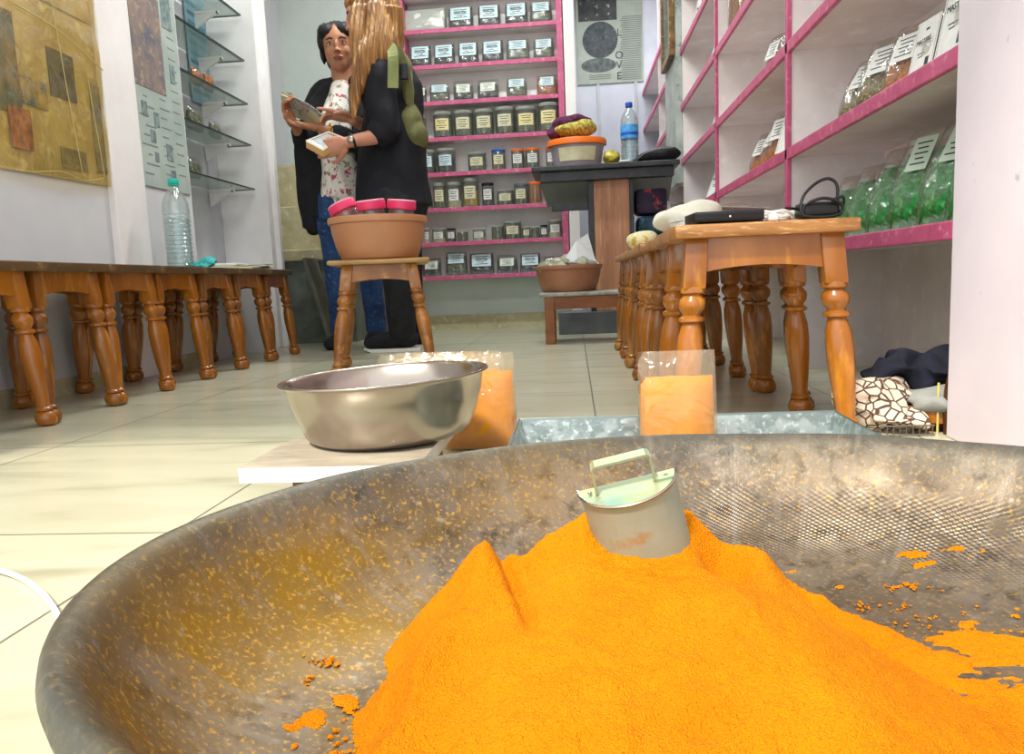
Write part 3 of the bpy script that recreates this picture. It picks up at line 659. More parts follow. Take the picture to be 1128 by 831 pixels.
def bottle(name, lb, loc, h, r, cap, label_m=None, scale=1, ribs=8):
    t = thing(name, lb, 'bottle', loc)
    prof = [(r * .8, 0), (r, .012 * h / .3)]
    n = 60
    for k in range(n + 1):
        z = .04 + (.62 - .04) * k / n
        prof.append((r * (1 - .06 * (sin(z * 2 * pi * ribs * 1.7) > .55)), z * h))
    for (rr, z) in ((1, .66), (.97, .72), (.82, .79), (.55, .86), (.36, .90), (.30, .92), (.30, .955)): prof.append((r * rr, z * h))
    bm = B(); lathe(bm, prof, 32, cap1=False); finish('bottle_body', bm, GLASS, t, 40)
    bm = B(); lathe(bm, [(r * .38, h * .94), (r * .40, h * .945), (r * .40, h * .99), (r * .36, h)], 24); finish('cap', bm, cap, t, 40)
    bm = B(); lathe(bm, [(r * .37, h * .925), (r * .42, h * .926), (r * .42, h * .936), (r * .37, h * .937)], 24); finish('collar_ring', bm, cap, t)
    bm = B(); lathe(bm, [(r * .93, .012 * h), (r * .9, .62 * h * .9)], 24, cap1=True); finish('water', bm, film('water', 'F2FAFA', .02, .05, 0), t)
    if label_m:
        bm = B(); lathe(bm, [(r * 1.012, h * .40), (r * 1.012, h * .62)], 32, False, False); lb2 = finish('label', bm, label_m, t, True)
        bm = B(); lathe(bm, [(r * 1.018, h * .45), (r * 1.018, h * .50)], 32, False, False); finish('label_band', bm, BLUEP, lb2, True)
    return t
q = on_y(694, 177, 4.52)
bottle('water_bottle', 'clear water bottle with blue label and blue cap on the counter', (q.x, 4.52, TZ), .335, .05, BLUEP, LBLUE)
bg = thing('black_bag', 'soft black bag lying on the right end of the black counter', 'bag', (.50, 4.6, TZ))
cloth_lump('bag_body', BLACKF, [((0, 0, .038), (.125, .1, .04)), ((.06, 0, .055), (.08, .09, .035)), ((-.09, 0, .02), (.06, .08, .02))], parent=bg, disp=.01, freq=12, voxel=.01)
bm = B(); tube(bm, smooth_path([(-.13, -.06, .012), (-.08, -.09, .05), (-.0, -.10, .07), (.08, -.09, .075)], 6), .004, 6); finish('zip_trim', bm, mat('grey_trim', '8C9094', .5), bg)
cp = thing('folded_napkin', 'small white folded napkin in front of the black bag', 'napkin', (on_y(688, 178, 4.47).x, 4.47, TZ)); bm = B(); box(bm, -.03, .03, -.02, .02, 0, .012, .004); finish('fold', bm, PAPER, cp)
# stacked printed bags beside the panel leg
st = thing('blue_sack', 'folded blue printed sack stacked under the right side of the counter', 'sack', (.47, 4.72, .13))
bm = B()
for k in range(5): box(bm, -.09 + .006 * (k % 2), .08 + .01 * (k % 3), -.1, .1, .11 * k, .11 * k + .105, .03)
finish('sack_folds', bm, mat('blue_sack_weave', '2C5A74', .6, c2='16303E', scale=14, c3='5A8AA0', s3=20), st, 40)
st2 = thing('printed_bag', 'dark red and navy printed bag on top of the blue sack', 'bag', (.47, 4.72, .685))
bm = B(); box(bm, -.1, .09, -.09, .09, 0, .16, .03); finish('bag_body', bm, mat('red_navy_print', '402040', .6, c2='15233A', scale=9, c3='C05040', s3=14, lo3=.58, hi3=.68), st2, 40)

# bench with brown basin
bz = .262
be = thing('low_bench', 'low brown wooden bench with a worn grey top under the brown basin', 'bench', (.05, 4.0, 0))
bm = B(); box(bm, -.23, .28, -.14, .14, bz - .022, bz, .008); finish('bench_top', bm, mat('worn_grey_edge', '8A8880', .5, c2='B4B2A8', scale=30), be)
bm = B(); box(bm, -.205, .27, -.125, -.10, bz - .085, bz - .022, .003); box(bm, -.205, .27, .10, .125, bz - .085, bz - .022, .003); finish('apron', bm, BENCHW, be)
for sx in (-.205, .22):
    for sy in (-.13, .08):
        bm = B(); box(bm, sx, sx + .05, sy, sy + .05, 0, bz - .02, .003); finish('leg', bm, BENCHW, be)
def basin(name, lb, loc, r, h, m, rim_h=.03):
    t = thing(name, lb, 'basin', loc)
    bm = B(); lathe(bm, [(r * .72, 0), (r * .77, .005), (r * .855, h * .30), (r * .92, h * .62), (r * .945, h - rim_h)], 48, cap1=False)
    lathe(bm, [(r * .70, .008), (r * .84, h * .32), (r * .925, h - rim_h)], 48, cap1=False); finish('basin_body', bm, m, t, 50)
    bm = B(); lathe(bm, [(r * .93, h - rim_h), (r * .985, h - rim_h + .002), (r, h - .008), (r * .99, h), (r * .94, h), (r * .93, h - .006), (r * .925, h - rim_h)], 48, False, False); finish('rim', bm, m, t, 50)
    return t
q = on_y(627, 320, 3.98)
b2 = basin('tan_basin', 'brown plastic basin heaped with plastic bags on the low bench', (-.03, 4.0, bz), .178, .135, TERRAB, .022)
def crumple(name, lb, m, pts, loc, cat='bag', disp=.02, freq=18, voxel=.01):
    t = thing(name, lb, cat, loc); cloth_lump(name + '_film', m, pts, voxel, disp, freq, t, 1); return t
crumple('plastic_bags', 'loose clear and olive plastic bags heaped in the brown basin', mat('olive_clear_film', 'A9A88E', .2, c2='7C7E62', scale=20, c3='D8D8CC', s3=26, alpha=.8, bump=.8), [((-.06, 0, 0), (.10, .12, .05)), ((.06, 0, 0.01), (.09, .12, .05)), ((0, 0, .03), (.08, .08, .03))], (-.03, 4.0, bz + .12), disp=.03)
t = thing('white_sheet_bag', 'stiff white plastic sheet sticking up out of the brown basin', 'bag', (.035, 3.93, bz + .125))
bm = B(); poly(bm, [V((-.075, 0, .05)), V((-.02, .02, .13)), V((.04, .03, .165)), V((.075, .02, .03)), V((.10, 0, -.0)), V((-.02, -.02, .0))], (0, .006, 0)); finish('sheet', bm, mat('white_film', 'D8DCDE', .25, bump=.6, bscale=20), t)

# ================================================================ STOOLS
def leg_bm(sx, sy, top, splay, H=.395, blk=.095, hw=.021):
    """turned leg leaning outwards; sx, sy = corner signs; top = half distance at apron"""
    def at(z): s = (1 - z / H) * splay; return V((sx * (top + s), sy * (top + s), 0))
    prof = [(0.012, 0), (.021, .004), (.0245, .014), (.0245, .024), (.020, .034), (.015, .038), (.019, .041), (.019, .046), (.0145, .050),
            (.0150, .060), (.0185, .10), (.0215, .14), (.0225, .18), (.021, .21), (.016, .232), (.0145, .236), (.0215, .240), (.0215, .246), (.015, .250),
            (.0155, .254), (.0215, .263), (.0228, .272), (.0215, .280), (.0155, .288), (.015, .290), (.0205, .293), (.0212, .298), (.0200, .304)]
    k = H / .395
    bm = B(); lathe(bm, [(r * 1.12, z * k) for r, z in prof], 18, fn=lambda p, a: p + at(p.z))
    # square block on top
    z0, z1 = H - blk, H
    vs = box(bm, -hw, hw, -hw, hw, z0, z1, .003)
    for v in vs: v.co += at(v.co.z)
    for f in bm.faces: f.smooth = True
    return bm
def make_stool(name, lb, w=.33, top=.122, splay=.03, H=.395, wood=WOOD, topm=WOODT, over=0, round_top=False):
    t = thing(name, lb, 'stool')
    bm = B()
    if round_top: box(bm, -w / 2, w / 2, -w / 2, w / 2, H, H + .018, .008)
    else: box(bm, -w / 2, w / 2, -w / 2, w / 2, H - .002, H + .023, .004)
    finish('seat', bm, topm, t, 40)
    for sx in (-1, 1):
        for sy in (-1, 1):
            finish('leg', leg_bm(sx, sy, top, splay, H), wood, t, 40, recalc=True)
    for ax in range(4):
        bm = B()
        d = top - .004
        # curved apron
        n = 10; th = .008
        pts = []
        for k in range(n + 1):
            u = -1 + 2 * k / n; pts.append((u * d, H - .066 + .012 * (1 - u * u)))
        for side in (-1, 1): pass
        vs0 = [V((x, -th, z)) for x, z in pts] + [V((d, -th, H - .002)), V((-d, -th, H - .002))]
        poly(bm, vs0, (0, 2 * th, 0))
        bmesh.ops.transform(bm, matrix=M.Rotation(pi / 2 * ax, 4, 'Z') @ M.Translation((0, -top - .008, 0)), verts=bm.verts)
        finish('apron', bm, wood, t)
    return t
st0 = make_stool('wooden_stool', '')
st1 = make_stool('wooden_stool', '', wood=WOODD)
DTOP = mat('dark_stool_top', '6E5330', .4, c2='4A3620', scale=9, stretch=(3, .5, 1), c3='96784A', s3=50, coat=.2)
st2 = make_stool('wooden_stool', '', topm=DTOP)
st3 = make_stool('wooden_stool', '', wood=WOODD, topm=DTOP)
def lrow(k): return ['cut by the photo edge', 'second', 'third', 'fourth beside the white pilaster', 'fifth below the teal capped bottle', 'sixth under the teal cloth', 'seventh under the newspapers', 'farthest, by the steps'][k]
LEFT = []
ys = [1.42, 1.745, 2.065, 2.38, 2.69, 3.01, 3.335, 3.675]
xs = [-1.555, -1.56, -1.57, -1.575, -1.585, -1.59, -1.595, -1.60]
for k, (x, y) in enumerate(zip(xs, ys)):
    lb = 'turned-leg wooden stool in the left row along the wall, ' + lrow(k)
    g = 'stools along the left wall'
    src = st3 if k in (2, 5, 6, 7) else st2
    if k == 0: o = st2; o.location = (x, y, 0); o['label'] = lb; o['group'] = g
    elif k == 2: o = st3; o.location = (x, y, 0); o['label'] = lb; o['group'] = g
    else: o = dup(src, (x, y, 0), random.uniform(-.02, .02), lb, g)
    o.scale = (1, .96, 1.035)
RN = ['nearest, front of the right row with the adaptor on it', 'second in the right row behind the nearest', 'third in the right row', 'fourth in the right row', 'fifth in the right row', 'farthest in the right row beside the panel leg']
for k in range(6):
    y = 1.605 + .338 * k; x = [.352, .362, .348, .356, .352, .35][k]
    lb = 'turned-leg orange wooden stool, ' + RN[k]; rz_ = [0.0, .03, -.02, .02, -.01, .02][k]
    if k < 2: o = (st0, st1)[k]; o.location = (x, y, 0); o.rotation_euler = (0, 0, rz_); o['label'] = lb; o['group'] = 'stools in the right row'
    else: dup((st0, st1)[k % 2], (x, y, 0), rz_, lb, 'stools in the right row')

# stool with basin in the middle
ms = make_stool('wooden_stool', 'single splay-legged stool standing alone in the aisle under the tan basin', w=.375, top=.118, splay=.062, H=.412, wood=mat('light_stool_wood', 'B07434', .4, c2='8A5522', scale=8, c3='C98F50', s3=20, coat=.3), topm=mat('light_top', 'BE9862', .45, c2='A07C4A', scale=12), round_top=True)
ms.location = (-.752, 2.96, 0); ms.rotation_euler = (0, 0, R(12))
bs_ = basin('tan_basin', 'tan plastic basin with pink-lidded jars on the lone aisle stool', (-.745, 2.93, .432), .19, .158, TERRA, .026)
for i, (dx, dy, dz, rx, ry, lb) in enumerate([(-.105, -.02, 0.149, 0, -24, 'pink-lidded jar tilted at the left of the tan basin'), (-.005, -.05, 0.146, 6, -4, 'pink-lidded jar in the middle of the tan basin'), (.095, -.02, 0.144, 3, 6, 'pink-lidded jar at the right of the tan basin')]):
    t = thing('pink_lidded_jar', lb, 'jar', (-.745 + dx, 2.93 + dy, .432 + dz), 0, 'pink-lidded jars in the tan basin'); t.rotation_euler = (R(rx), R(ry), 0)
    bm = B(); lathe(bm, [(.045, -.09), (.048, -.085), (.048, .03), (.044, .045)], 28); finish('jar_body', bm, GLASS, t, 40)
    bm = B(); lathe(bm, [(.053, .040), (.055, .042), (.055, .066), (.053, .07)], 32); finish('lid', bm, PINKLID, t, 30)
    bm = B(); lathe(bm, [(.054, .070), (.054, .074), (.050, .076)], 32); finish('lid_top', bm, PINKTOP, t, 30)

# ---- things on the left stools
SEAT = .418; SEATL = .434
q = on_x(199, 288, -1.60)
bottle('water_bottle', 'tall ribbed clear bottle with a teal cap on the left stools', (-1.60, q.y, SEATL), .36, .052, TEAL, None, ribs=12)
q = on_x(229, 286, -1.56)
crumple('teal_cloth', 'crumpled teal cloth lying on the left stools beside the bottle', mat('teal_cloth', '2CB3B0', .6, c2='15807E', scale=20, c3='5AD8D2', s3=30), [((0, 0, .012), (.06, .05, .012)), ((.03, .03, .03), (.03, .03, .02)), ((.04, .0, .02), (.03, .03, .02))], (-1.56, 3.10, SEATL), 'cloth', .012, 26, .006)
for i, (y, w, l, m_, lb) in enumerate([(3.42, .16, .26, PAPERC, 'folded cream newspaper lying lower on the far left stools'), (3.47, .13, .2, PAPER, 'white leaflet lying on top of the newspaper on the left stools')]):
    t = thing('newspaper', lb, 'newspaper', (-1.60, y, SEATL + .016 * i), .15 * i)
    bm = B(); box(bm, -w / 2, w / 2, -l / 2, l / 2, 0.001, .013, .004); finish('folded_sheets', bm, m_, t)
    bm = B(); [box(bm, -w / 2 + .02, w / 2 - .02, -l / 2 + .03 + .02 * k, -l / 2 + .035 + .02 * k, .013, .0135) for k in range(int(l / .02) - 2)]; finish('print_lines', bm, mat('print_line', '7C8A88', .7), t)
t = thing('paper_heap', 'untidy low heap of pale papers at the far end of the left stools', 'papers', (-1.6, 3.70, SEATL))
for i in range(4):
    bm = B(); box(bm, -.09, .09, -.1, .1, .008 * i, .008 * i + .005, .002, mtx=M.Rotation(.4 * i - .5, 4, 'Z')); finish('paper', bm, PAPERC if i % 2 else PAPER, t)

# ---- things on the right stools
t = thing('black_device', 'flat black set-top box on the nearest right stool', 'box', (.285, 1.50, SEAT), R(4))
bm = B(); box(bm, -.064, .064, -.045, .045, 0.004, .023, .003); finish('case', bm, BLACK, t, 40)
bm = B(); box(bm, -.062, .062, -.0465, -.044, .009, .018); finish('front_panel', bm, mat('gloss_black', '08080A', .12), t)
bm = B(); ell(bm, (.0, -.0468, .0125), (.002, .001, .002)); finish('indicator', bm, WHITEP, t)
for s in (-.06, .06):
    bm = B(); lathe(bm, [(.006, 0), (.006, .004)], 10, mtx=M.Translation((s, -.03, 0))); finish('foot', bm, BLACK, t)
t = thing('paper_sheets', 'loose white sheets under and behind the flat black box', 'papers', (.29, 1.63, SEAT), .1)
for i in range(3):
    bm = B(); box(bm, -.075, .075, -.05, .05, .0005 + .009 * i, .008 + .009 * i, mtx=M.Rotation(.15 * i, 4, 'Z')); finish('sheet', bm, PAPER, t)
crumple('white_cloth', 'bunched white cloth on the second right stool left of the black box', CLOTHW, [((0, 0, .03), (.085, .1, .032)), ((.03, -.03, .04), (.05, .05, .03))], (.265, 1.82, SEAT + .002), 'cloth', .012, 16, .008)
crumple('flowered_cup_cover', 'small cream flowered cloth on the far right stools', mat('flower_cloth', 'DED7A8', .7, c2='C9A83A', scale=40, lo=.55, hi=.6), [((0, 0, .03), (.06, .06, .035))], (.245, 2.75, SEAT + .0), 'cloth', .01, 20, .008)
t = thing('spice_parcel', 'flat clear parcel of brown spice and papers behind the black box', 'parcel', (.40, 2.02, SEAT), .2)
finish('pouch', soft_packet_bm(.20, .24, .07), FILM, t, 60, loc=(0, -.1, .035), rot=(R(-84), 0, 0))
finish('contents', soft_packet_bm(.17, .2, .05, 4), mat('pale_brown_spice', 'A58C70', .8, c2='7E6850', scale=60), t, 60, loc=(0, -.09, .034), rot=(R(-84), 0, 0))
bm = B(); box(bm, -.07, .07, -.06, .06, .068, .0705, .0, mtx=M.Rotation(.06, 4, 'Y')); finish('label', bm, PAPER, t)
def coil(cx, cy, cz, r, turns, n, jit, seed=1, zr=.012):
    rnd = random.Random(seed); pts = []
    for k in range(n):
        a = 2 * pi * turns * k / n; rr = r * (1 + rnd.uniform(-jit, jit))
        pts.append((cx + rr * cos(a), cy + rr * sin(a) * .7, cz + rnd.uniform(0, zr)))
    return smooth_path(pts, 5)
t = thing('white_cable', 'tangled white cable on the nearest right stool between box and adaptor', 'cable', (.385, 1.52, SEAT))
bm = B(); tube(bm, coil(0, 0, .006, .03, 3.3, 20, .3, 4, .018), .0025, 6); tube(bm, smooth_path([(.01, 0, .02), (.045, -.01, .018), (.06, -.01, .006)], 5), .0025, 6); finish('cord', bm, WHITEP, t, True)
bm = B(); box(bm, -.02, .0, -.03, -.015, .003, .016, .003); finish('plug', bm, WHITEP, t)
t = thing('power_adaptor', 'black power adaptor with looped cord on the nearest right stool', 'adaptor', (.456, 1.50, SEAT), R(8)); t.scale = (1.08, 1.1, 1.12)
bm = B(); box(bm, -.033, .034, -.02, .02, .003, .030, .007); finish('adaptor_body', bm, BLACK, t, 50)
bm = B()
tube(bm, smooth_path([(-.034, -.021, .008), (-.03, -.023, .025), (0, -.026, .034), (.03, -.023, .026), (.034, -.021, .01), (0, -.026, .004), (-.034, -.021, .01), (-.028, -.01, .04), (0, 0, .062), (.022, 0, .068), (.034, -.005, .055), (.032, -.01, .02)], 6), .0028, 8)
tube(bm, smooth_path([(.02, -.02, .032), (.038, -.018, .036), (.042, -.012, .022), (.03, -.02, .006)], 6), .0026, 8)
tube(bm, smooth_path([(-.033, 0, .02), (-.045, -.005, .021), (-.058, -.008, .022)], 4), .0022, 8)
finish('looped_cord', bm, BLACK, t, True)

# ================================================================ CHAIR WITH CLOTHES, UNDER THE RIGHT SHELF
ch = thing('low_wooden_seat', 'low round orange wooden seat under the right shelf, buried in clothes', 'seat', (.775, 1.64, 0), R(0))
bm = B(); lathe(bm, [(.150, .016), (.160, .02), (.160, .044), (.150, .05)], 40, sy=.85); finish('seat_disc', bm, WOOD, ch, 40)
for sx in (-.08, .08):
    for sy in (-.08, .08):
        bm = B(); lathe(bm, [(.012, 0), (.016, .017)], 12, mtx=M.Translation((sx, sy, 0))); finish('foot', bm, WOOD, ch, 40)
def garment(name, lb, m, pts, loc, disp=.02, freq=14, voxel=.005):
    t = thing(name, lb, 'clothing', loc); cloth_lump('cloth', m, pts, voxel, disp, freq, t, 1); return t
dp = thing('dark_post', 'dark brown wooden post standing at the edge of the pier beside the clothes', 'post', (.712, 1.512, 0))
bm = B(); tube(bm, smooth_path([(0, 0, 0), (-.002, 0, .05), (.0, 0, .09), (.01, .0, .135)], 4), [.010] * 12 + [.006], 12); finish('post_body', bm, mat('dark_stained', '5A3418', .35, c2='2E1A0C', scale=10), dp, True)
t = thing('yellow_rod', 'thin yellow rod upright on the floor left of the dark post', 'rod', (.694, 1.52, 0))
bm = B(); tube(bm, [(0, 0, .0), (0, 0, .10)], .0022, 8); finish('rod_body', bm, mat('yellow_rod', 'D8C66A', .5), t)
garment('navy_garment', 'dark navy jacket heaped on top of the pale grey shirt under the right shelf', mat('navy_jacket', '181B30', .85, c2='0C0D1A', scale=14, c3='3A4058', s3=18, lo3=.62, hi3=.72, bump=.6, bscale=18), [((.0, 0, .02), (.085, .07, .034)), ((.05, .0, .03), (.055, .06, .04)), ((-.055, -.01, .035), (.045, .045, .026)), ((-.095, -.02, .022), (.035, .03, .014)), ((.03, -.04, -.005), (.07, .03, .012))], (.728, 1.66, .085), .024, 24)
garment('grey_shirt', 'pale grey shirt folded on the low seat beneath the navy jacket', GREYC, [((0, -.02, .012), (.115, .10, .014)), ((.05, -.02, .03), (.06, .08, .014)), ((-.05, -.07, .0), (.05, .04, .02)), ((.0, -.07, .01), (.09, .04, .012))], (.765, 1.61, .055), .014, 22)
PAT = mat('patterned_scarf', 'D8C4B0', .8)
nt = PAT.node_tree; bs = nt.nodes['Principled BSDF']; vo = nt.nodes.new('ShaderNodeTexVoronoi'); vo.feature = 'DISTANCE_TO_EDGE'; vo.inputs['Scale'].default_value = 46
tc = nt.nodes.new('ShaderNodeTexCoord'); nt.links.new(tc.outputs['Object'], vo.inputs['Vector']); rr_ = nt.nodes.new('ShaderNodeValToRGB'); ee = rr_.color_ramp.elements; ee[0].position = .05; ee[0].color = (*hexc('4A3830'), 1); ee[1].position = .10; ee[1].color = (*hexc('DCC8B4'), 1)
nt.links.new(vo.outputs['Distance'], rr_.inputs[0]); nt.links.new(rr_.outputs[0], bs.inputs['Base Color'])
garment('patterned_scarf', 'cream and brown patterned scarf bunched left of the grey shirt', PAT, [((.0, 0, .065), (.055, .05, .035)), ((-.03, -.01, .04), (.04, .05, .035)), ((.01, -.03, .035), (.05, .045, .035)), ((.045, -.05, .022), (.045, .04, .022)), ((.04, .0, .07), (.045, .04, .025))], (.60, 1.60, 0), .028, 20)
t = thing('wire_rack', 'low wire rack on the floor in front of the low seat', 'rack', (.64, 1.50, 0))
bm = B(); [tube(bm, [(-.06 + .012 * k, 0, .003), (-.06 + .012 * k, 0, .02)], .0012, 6) for k in range(9)]; tube(bm, [(-.065, 0, .021), (.04, 0, .021)], .0016, 6); tube(bm, [(-.065, 0, .003), (.04, 0, .003)], .0016, 6); finish('wires', bm, mat('wire', '77726A', .4, .8), t)

# ================================================================ BIG PAN
PC = V((.11, .50, 0))
COEF = [0.4474, 0.0347, 0.0602, 0.041, -0.0144, -0.0122, 0.0067, 0.0028, 0.006]
def PR(a):
    r = COEF[0]
    for k in range(1, 5): r += COEF[2 * k - 1] * cos(k * a) + COEF[2 * k] * sin(k * a)
    return r
INP = [(0, .010), (.30, .0102), (.55, .012), (.66, .018), (.76, .032), (.83, .052), (.88, .075), (.915, .098), (.935, .113), (.950, .122), (.965, .1275), (.980, .1300), (.992, .1275), (1.0, .1215)]
def lerp_prof(rho):
    for (a, za), (b, zb) in zip(INP, INP[1:]):
        if rho <= b:
            t = (rho - a) / (b - a); return za + (zb - za) * t
    return INP[-1][1]
def catmull_prof(p, n):
    q = smooth_path([(a, 0, b) for a, b in p], n); return [(v.x, v.z) for v in q]
inner = catmull_prof(INP, 4)
outer = [(1.004, .114), (1.0, .106), (.988, .102), (.975, .102), (.955, .094), (.92, .068), (.86, .038), (.78, .015), (.68, .004), (.5, .0005), (0, .0005)]
prof = inner + outer
NA = 220
me = bpy.data.meshes.new('big_pan'); verts = []; faces = []; uvs = []
for (rho, z) in prof:
    for k in range(NA):
        a = 2 * pi * k / NA; r = PR(a) * max(rho, .0005)
        dent = .0018 * noise.noise(V((cos(a) * 3, sin(a) * 3, rho * 3))) * (rho > .2)
        verts.append((r * cos(a), r * sin(a), max(.0004, z + dent)))
for i in range(len(prof) - 1):
    for k in range(NA): faces.append((i * NA + k, i * NA + (k + 1) % NA, (i + 1) * NA + (k + 1) % NA, (i + 1) * NA + k))
me.from_pydata(verts, [], faces)
uvl = me.uv_layers.new(name='polar')
for p in me.polygons:
    p.use_smooth = True
    i = p.index // NA; k = p.index % NA
    for li, (ii, kk) in zip(p.loop_indices, ((i, k), (i, k + 1), (i + 1, k + 1), (i + 1, k))):
        uvl.data[li].uv = (kk / NA, prof[ii][0] if ii < len(inner) else 1.2)
pm = bpy.data.materials.new('blackened_pan_steel'); pm.use_nodes = True; nt = pm.node_tree; L = nt.links; bs = nt.nodes['Principled BSDF']
tc = nt.nodes.new('ShaderNodeTexCoord')
def N(s, d, vec, rough=.6, dist=0):
    n = nt.nodes.new('ShaderNodeTexNoise'); n.inputs['Scale'].default_value = s; n.inputs['Detail'].default_value = d; n.inputs['Roughness'].default_value = rough; n.inputs['Distortion'].default_value = dist; L.new(vec, n.inputs['Vector']); return n.outputs['Fac']
def MR(x, a, b, c=0, d=1):
    n = nt.nodes.new('ShaderNodeMapRange'); n.inputs[1].default_value = a; n.inputs[2].default_value = b; n.inputs[3].default_value = c; n.inputs[4].default_value = d; L.new(x, n.inputs[0]); return n.outputs[0]
def MX(f, a, b):
    n = nt.nodes.new('ShaderNodeMix'); n.data_type = 'RGBA'
    L.new(f, n.inputs[0])
    for x, i in ((a, 6), (b, 7)):
        if isinstance(x, str): n.inputs[i].default_value = (*hexc(x), 1)
        else: L.new(x, n.inputs[i])
    return n.outputs[2]
def MA(op, a, b):
    n = nt.nodes.new('ShaderNodeMath'); n.operation = op
    for x, i in ((a, 0), (b, 1)):
        if isinstance(x, (int, float)): n.inputs[i].default_value = x
        else: L.new(x, n.inputs[i])
    return n.outputs[0]
O = tc.outputs['Object']
sx = nt.nodes.new('ShaderNodeSeparateXYZ'); L.new(O, sx.inputs[0])
suv = nt.nodes.new('ShaderNodeSeparateXYZ'); L.new(tc.outputs['UV'], suv.inputs[0])
base = MX(MR(N(7, 6, O), .38, .62), '574D42', '776C5F')
base = MX(MR(N(45, 4, O), .5, .72), base, '3C342C')
# mustard dust: stronger towards the left of the pan
leftm = MR(sx.outputs[0], .0, -.30, 0, 1)
du = MA('MULTIPLY', MR(N(5, 5, O), .40, .62), MA('ADD', MA('MULTIPLY', leftm, .9), .14))
base = MX(du, base, '80600E')
spk = MA('MULTIPLY', MR(N(210, 3, O), .55, .68), MA('ADD', MA('MULTIPLY', leftm, .5), .38))
base = MX(spk, base, 'B88E34')
spk2 = MR(N(95, 3, O), .60, .74, 0, .7); base = MX(spk2, base, '958C7C')
# dark grey-green tone blended in towards the rim
rimf = MR(suv.outputs[1], .90, .99, 0, .75); base = MX(rimf, base, '444C4A')
# scratches running down the wall
m3 = nt.nodes.new('ShaderNodeMapping'); m3.inputs['Scale'].default_value = (160, 2.2, 1); L.new(tc.outputs['UV'], m3.inputs[0])
scr = MA('MULTIPLY', MR(N(1, 3, m3.outputs[0]), .56, .70, 0, .6), MR(suv.outputs[1], .55, .7)); base = MX(scr, base, '7C746A')
L.new(base, bs.inputs['Base Color'])
bs.inputs['Metallic'].default_value = .5
# hammered grid where wall meets bottom
m4 = nt.nodes.new('ShaderNodeMapping'); m4.inputs['Scale'].default_value = (290, 110, 1); L.new(tc.outputs['UV'], m4.inputs[0])
s4 = nt.nodes.new('ShaderNodeSeparateXYZ'); L.new(m4.outputs[0], s4.inputs[0])
g1 = MA('MULTIPLY', MA('SINE', MA('MULTIPLY', s4.outputs[0], 6.283), 0), MA('SINE', MA('MULTIPLY', s4.outputs[1], 6.283), 0))
ang = MA('MULTIPLY', MR(suv.outputs[0], .04, .12), MR(suv.outputs[0], .27, .21))
band = MA('MULTIPLY', MA('MULTIPLY', MR(suv.outputs[1], .68, .76), MR(suv.outputs[1], .89, .84)), MA('MULTIPLY', ang, MR(N(14, 3, O), .35, .6)))
L.new(MA('SUBTRACT', MR(N(9, 4, O), .35, .65, .42, .6), MA('MULTIPLY', band, .24)), bs.inputs['Roughness'])
hh = MA('ADD', MA('MULTIPLY', MA('MULTIPLY', g1, band), .7), MA('MULTIPLY', N(60, 5, O), .7))
bp = nt.nodes.new('ShaderNodeBump'); bp.inputs['Strength'].default_value = .38; bp.inputs['Distance'].default_value = .004; L.new(hh, bp.inputs['Height']); L.new(bp.outputs[0], bs.inputs['Normal'])
me.materials.append(pm)
pan = bpy.data.objects.new('big_pan', me); col.objects.link(pan); pan.location = PC; bm = B(); bm.from_mesh(me); bmesh.ops.recalc_face_normals(bm, faces=bm.faces); bm.to_mesh(me); bm.free()
tag(pan, 'huge blackened steel pan on the floor holding the orange powder heap', 'pan')

# ---------------------------------------------------------------- turmeric heap
SC = [(395, 800, .57, 0), (415, 760, .59, 0), (440, 720, .61, 0), (460, 682, .63, 0), (482, 650, .645, 0), (510, 620, .655, 0), (535, 601, .66, 0), (552, 606, .66, 0), (575, 612, .66, 0), (600, 592, .68, 0), (645, 567, .70, 0), (700, 560, .71, 0), (762, 564, .71, 0), (800, 587, .70, 0), (860, 626, .685, 0), (910, 660, .67, 0), (950, 690, .65, 0), (1000, 718, .63, 0), (1060, 745, .60, 0)]
RG = [on_y(a, b, c) for a, b, c, _ in SC]
def ridge(x):
    if x <= RG[0].x: return RG[0].y - .1 * (RG[0].x - x), RG[0].z - 1.2 * (RG[0].x - x)
    if x >= RG[-1].x: return RG[-1].y - .3 * (x - RG[-1].x), RG[-1].z - .3 * (x - RG[-1].x)
    for a, b in zip(RG, RG[1:]):
        if x <= b.x: t = (x - a.x) / (b.x - a.x); return a.y + (b.y - a.y) * t, a.z + (b.z - a.z) * t
def sm(x, a, b): t = max(0, min(1, (x - a) / (b - a))); return t * t * (3 - 2 * t)
def pan_floor(x, y):
    dx, dy = x - PC.x, y - PC.y; return lerp_prof(min(1, math.hypot(dx, dy) / PR(math.atan2(dy, dx))))
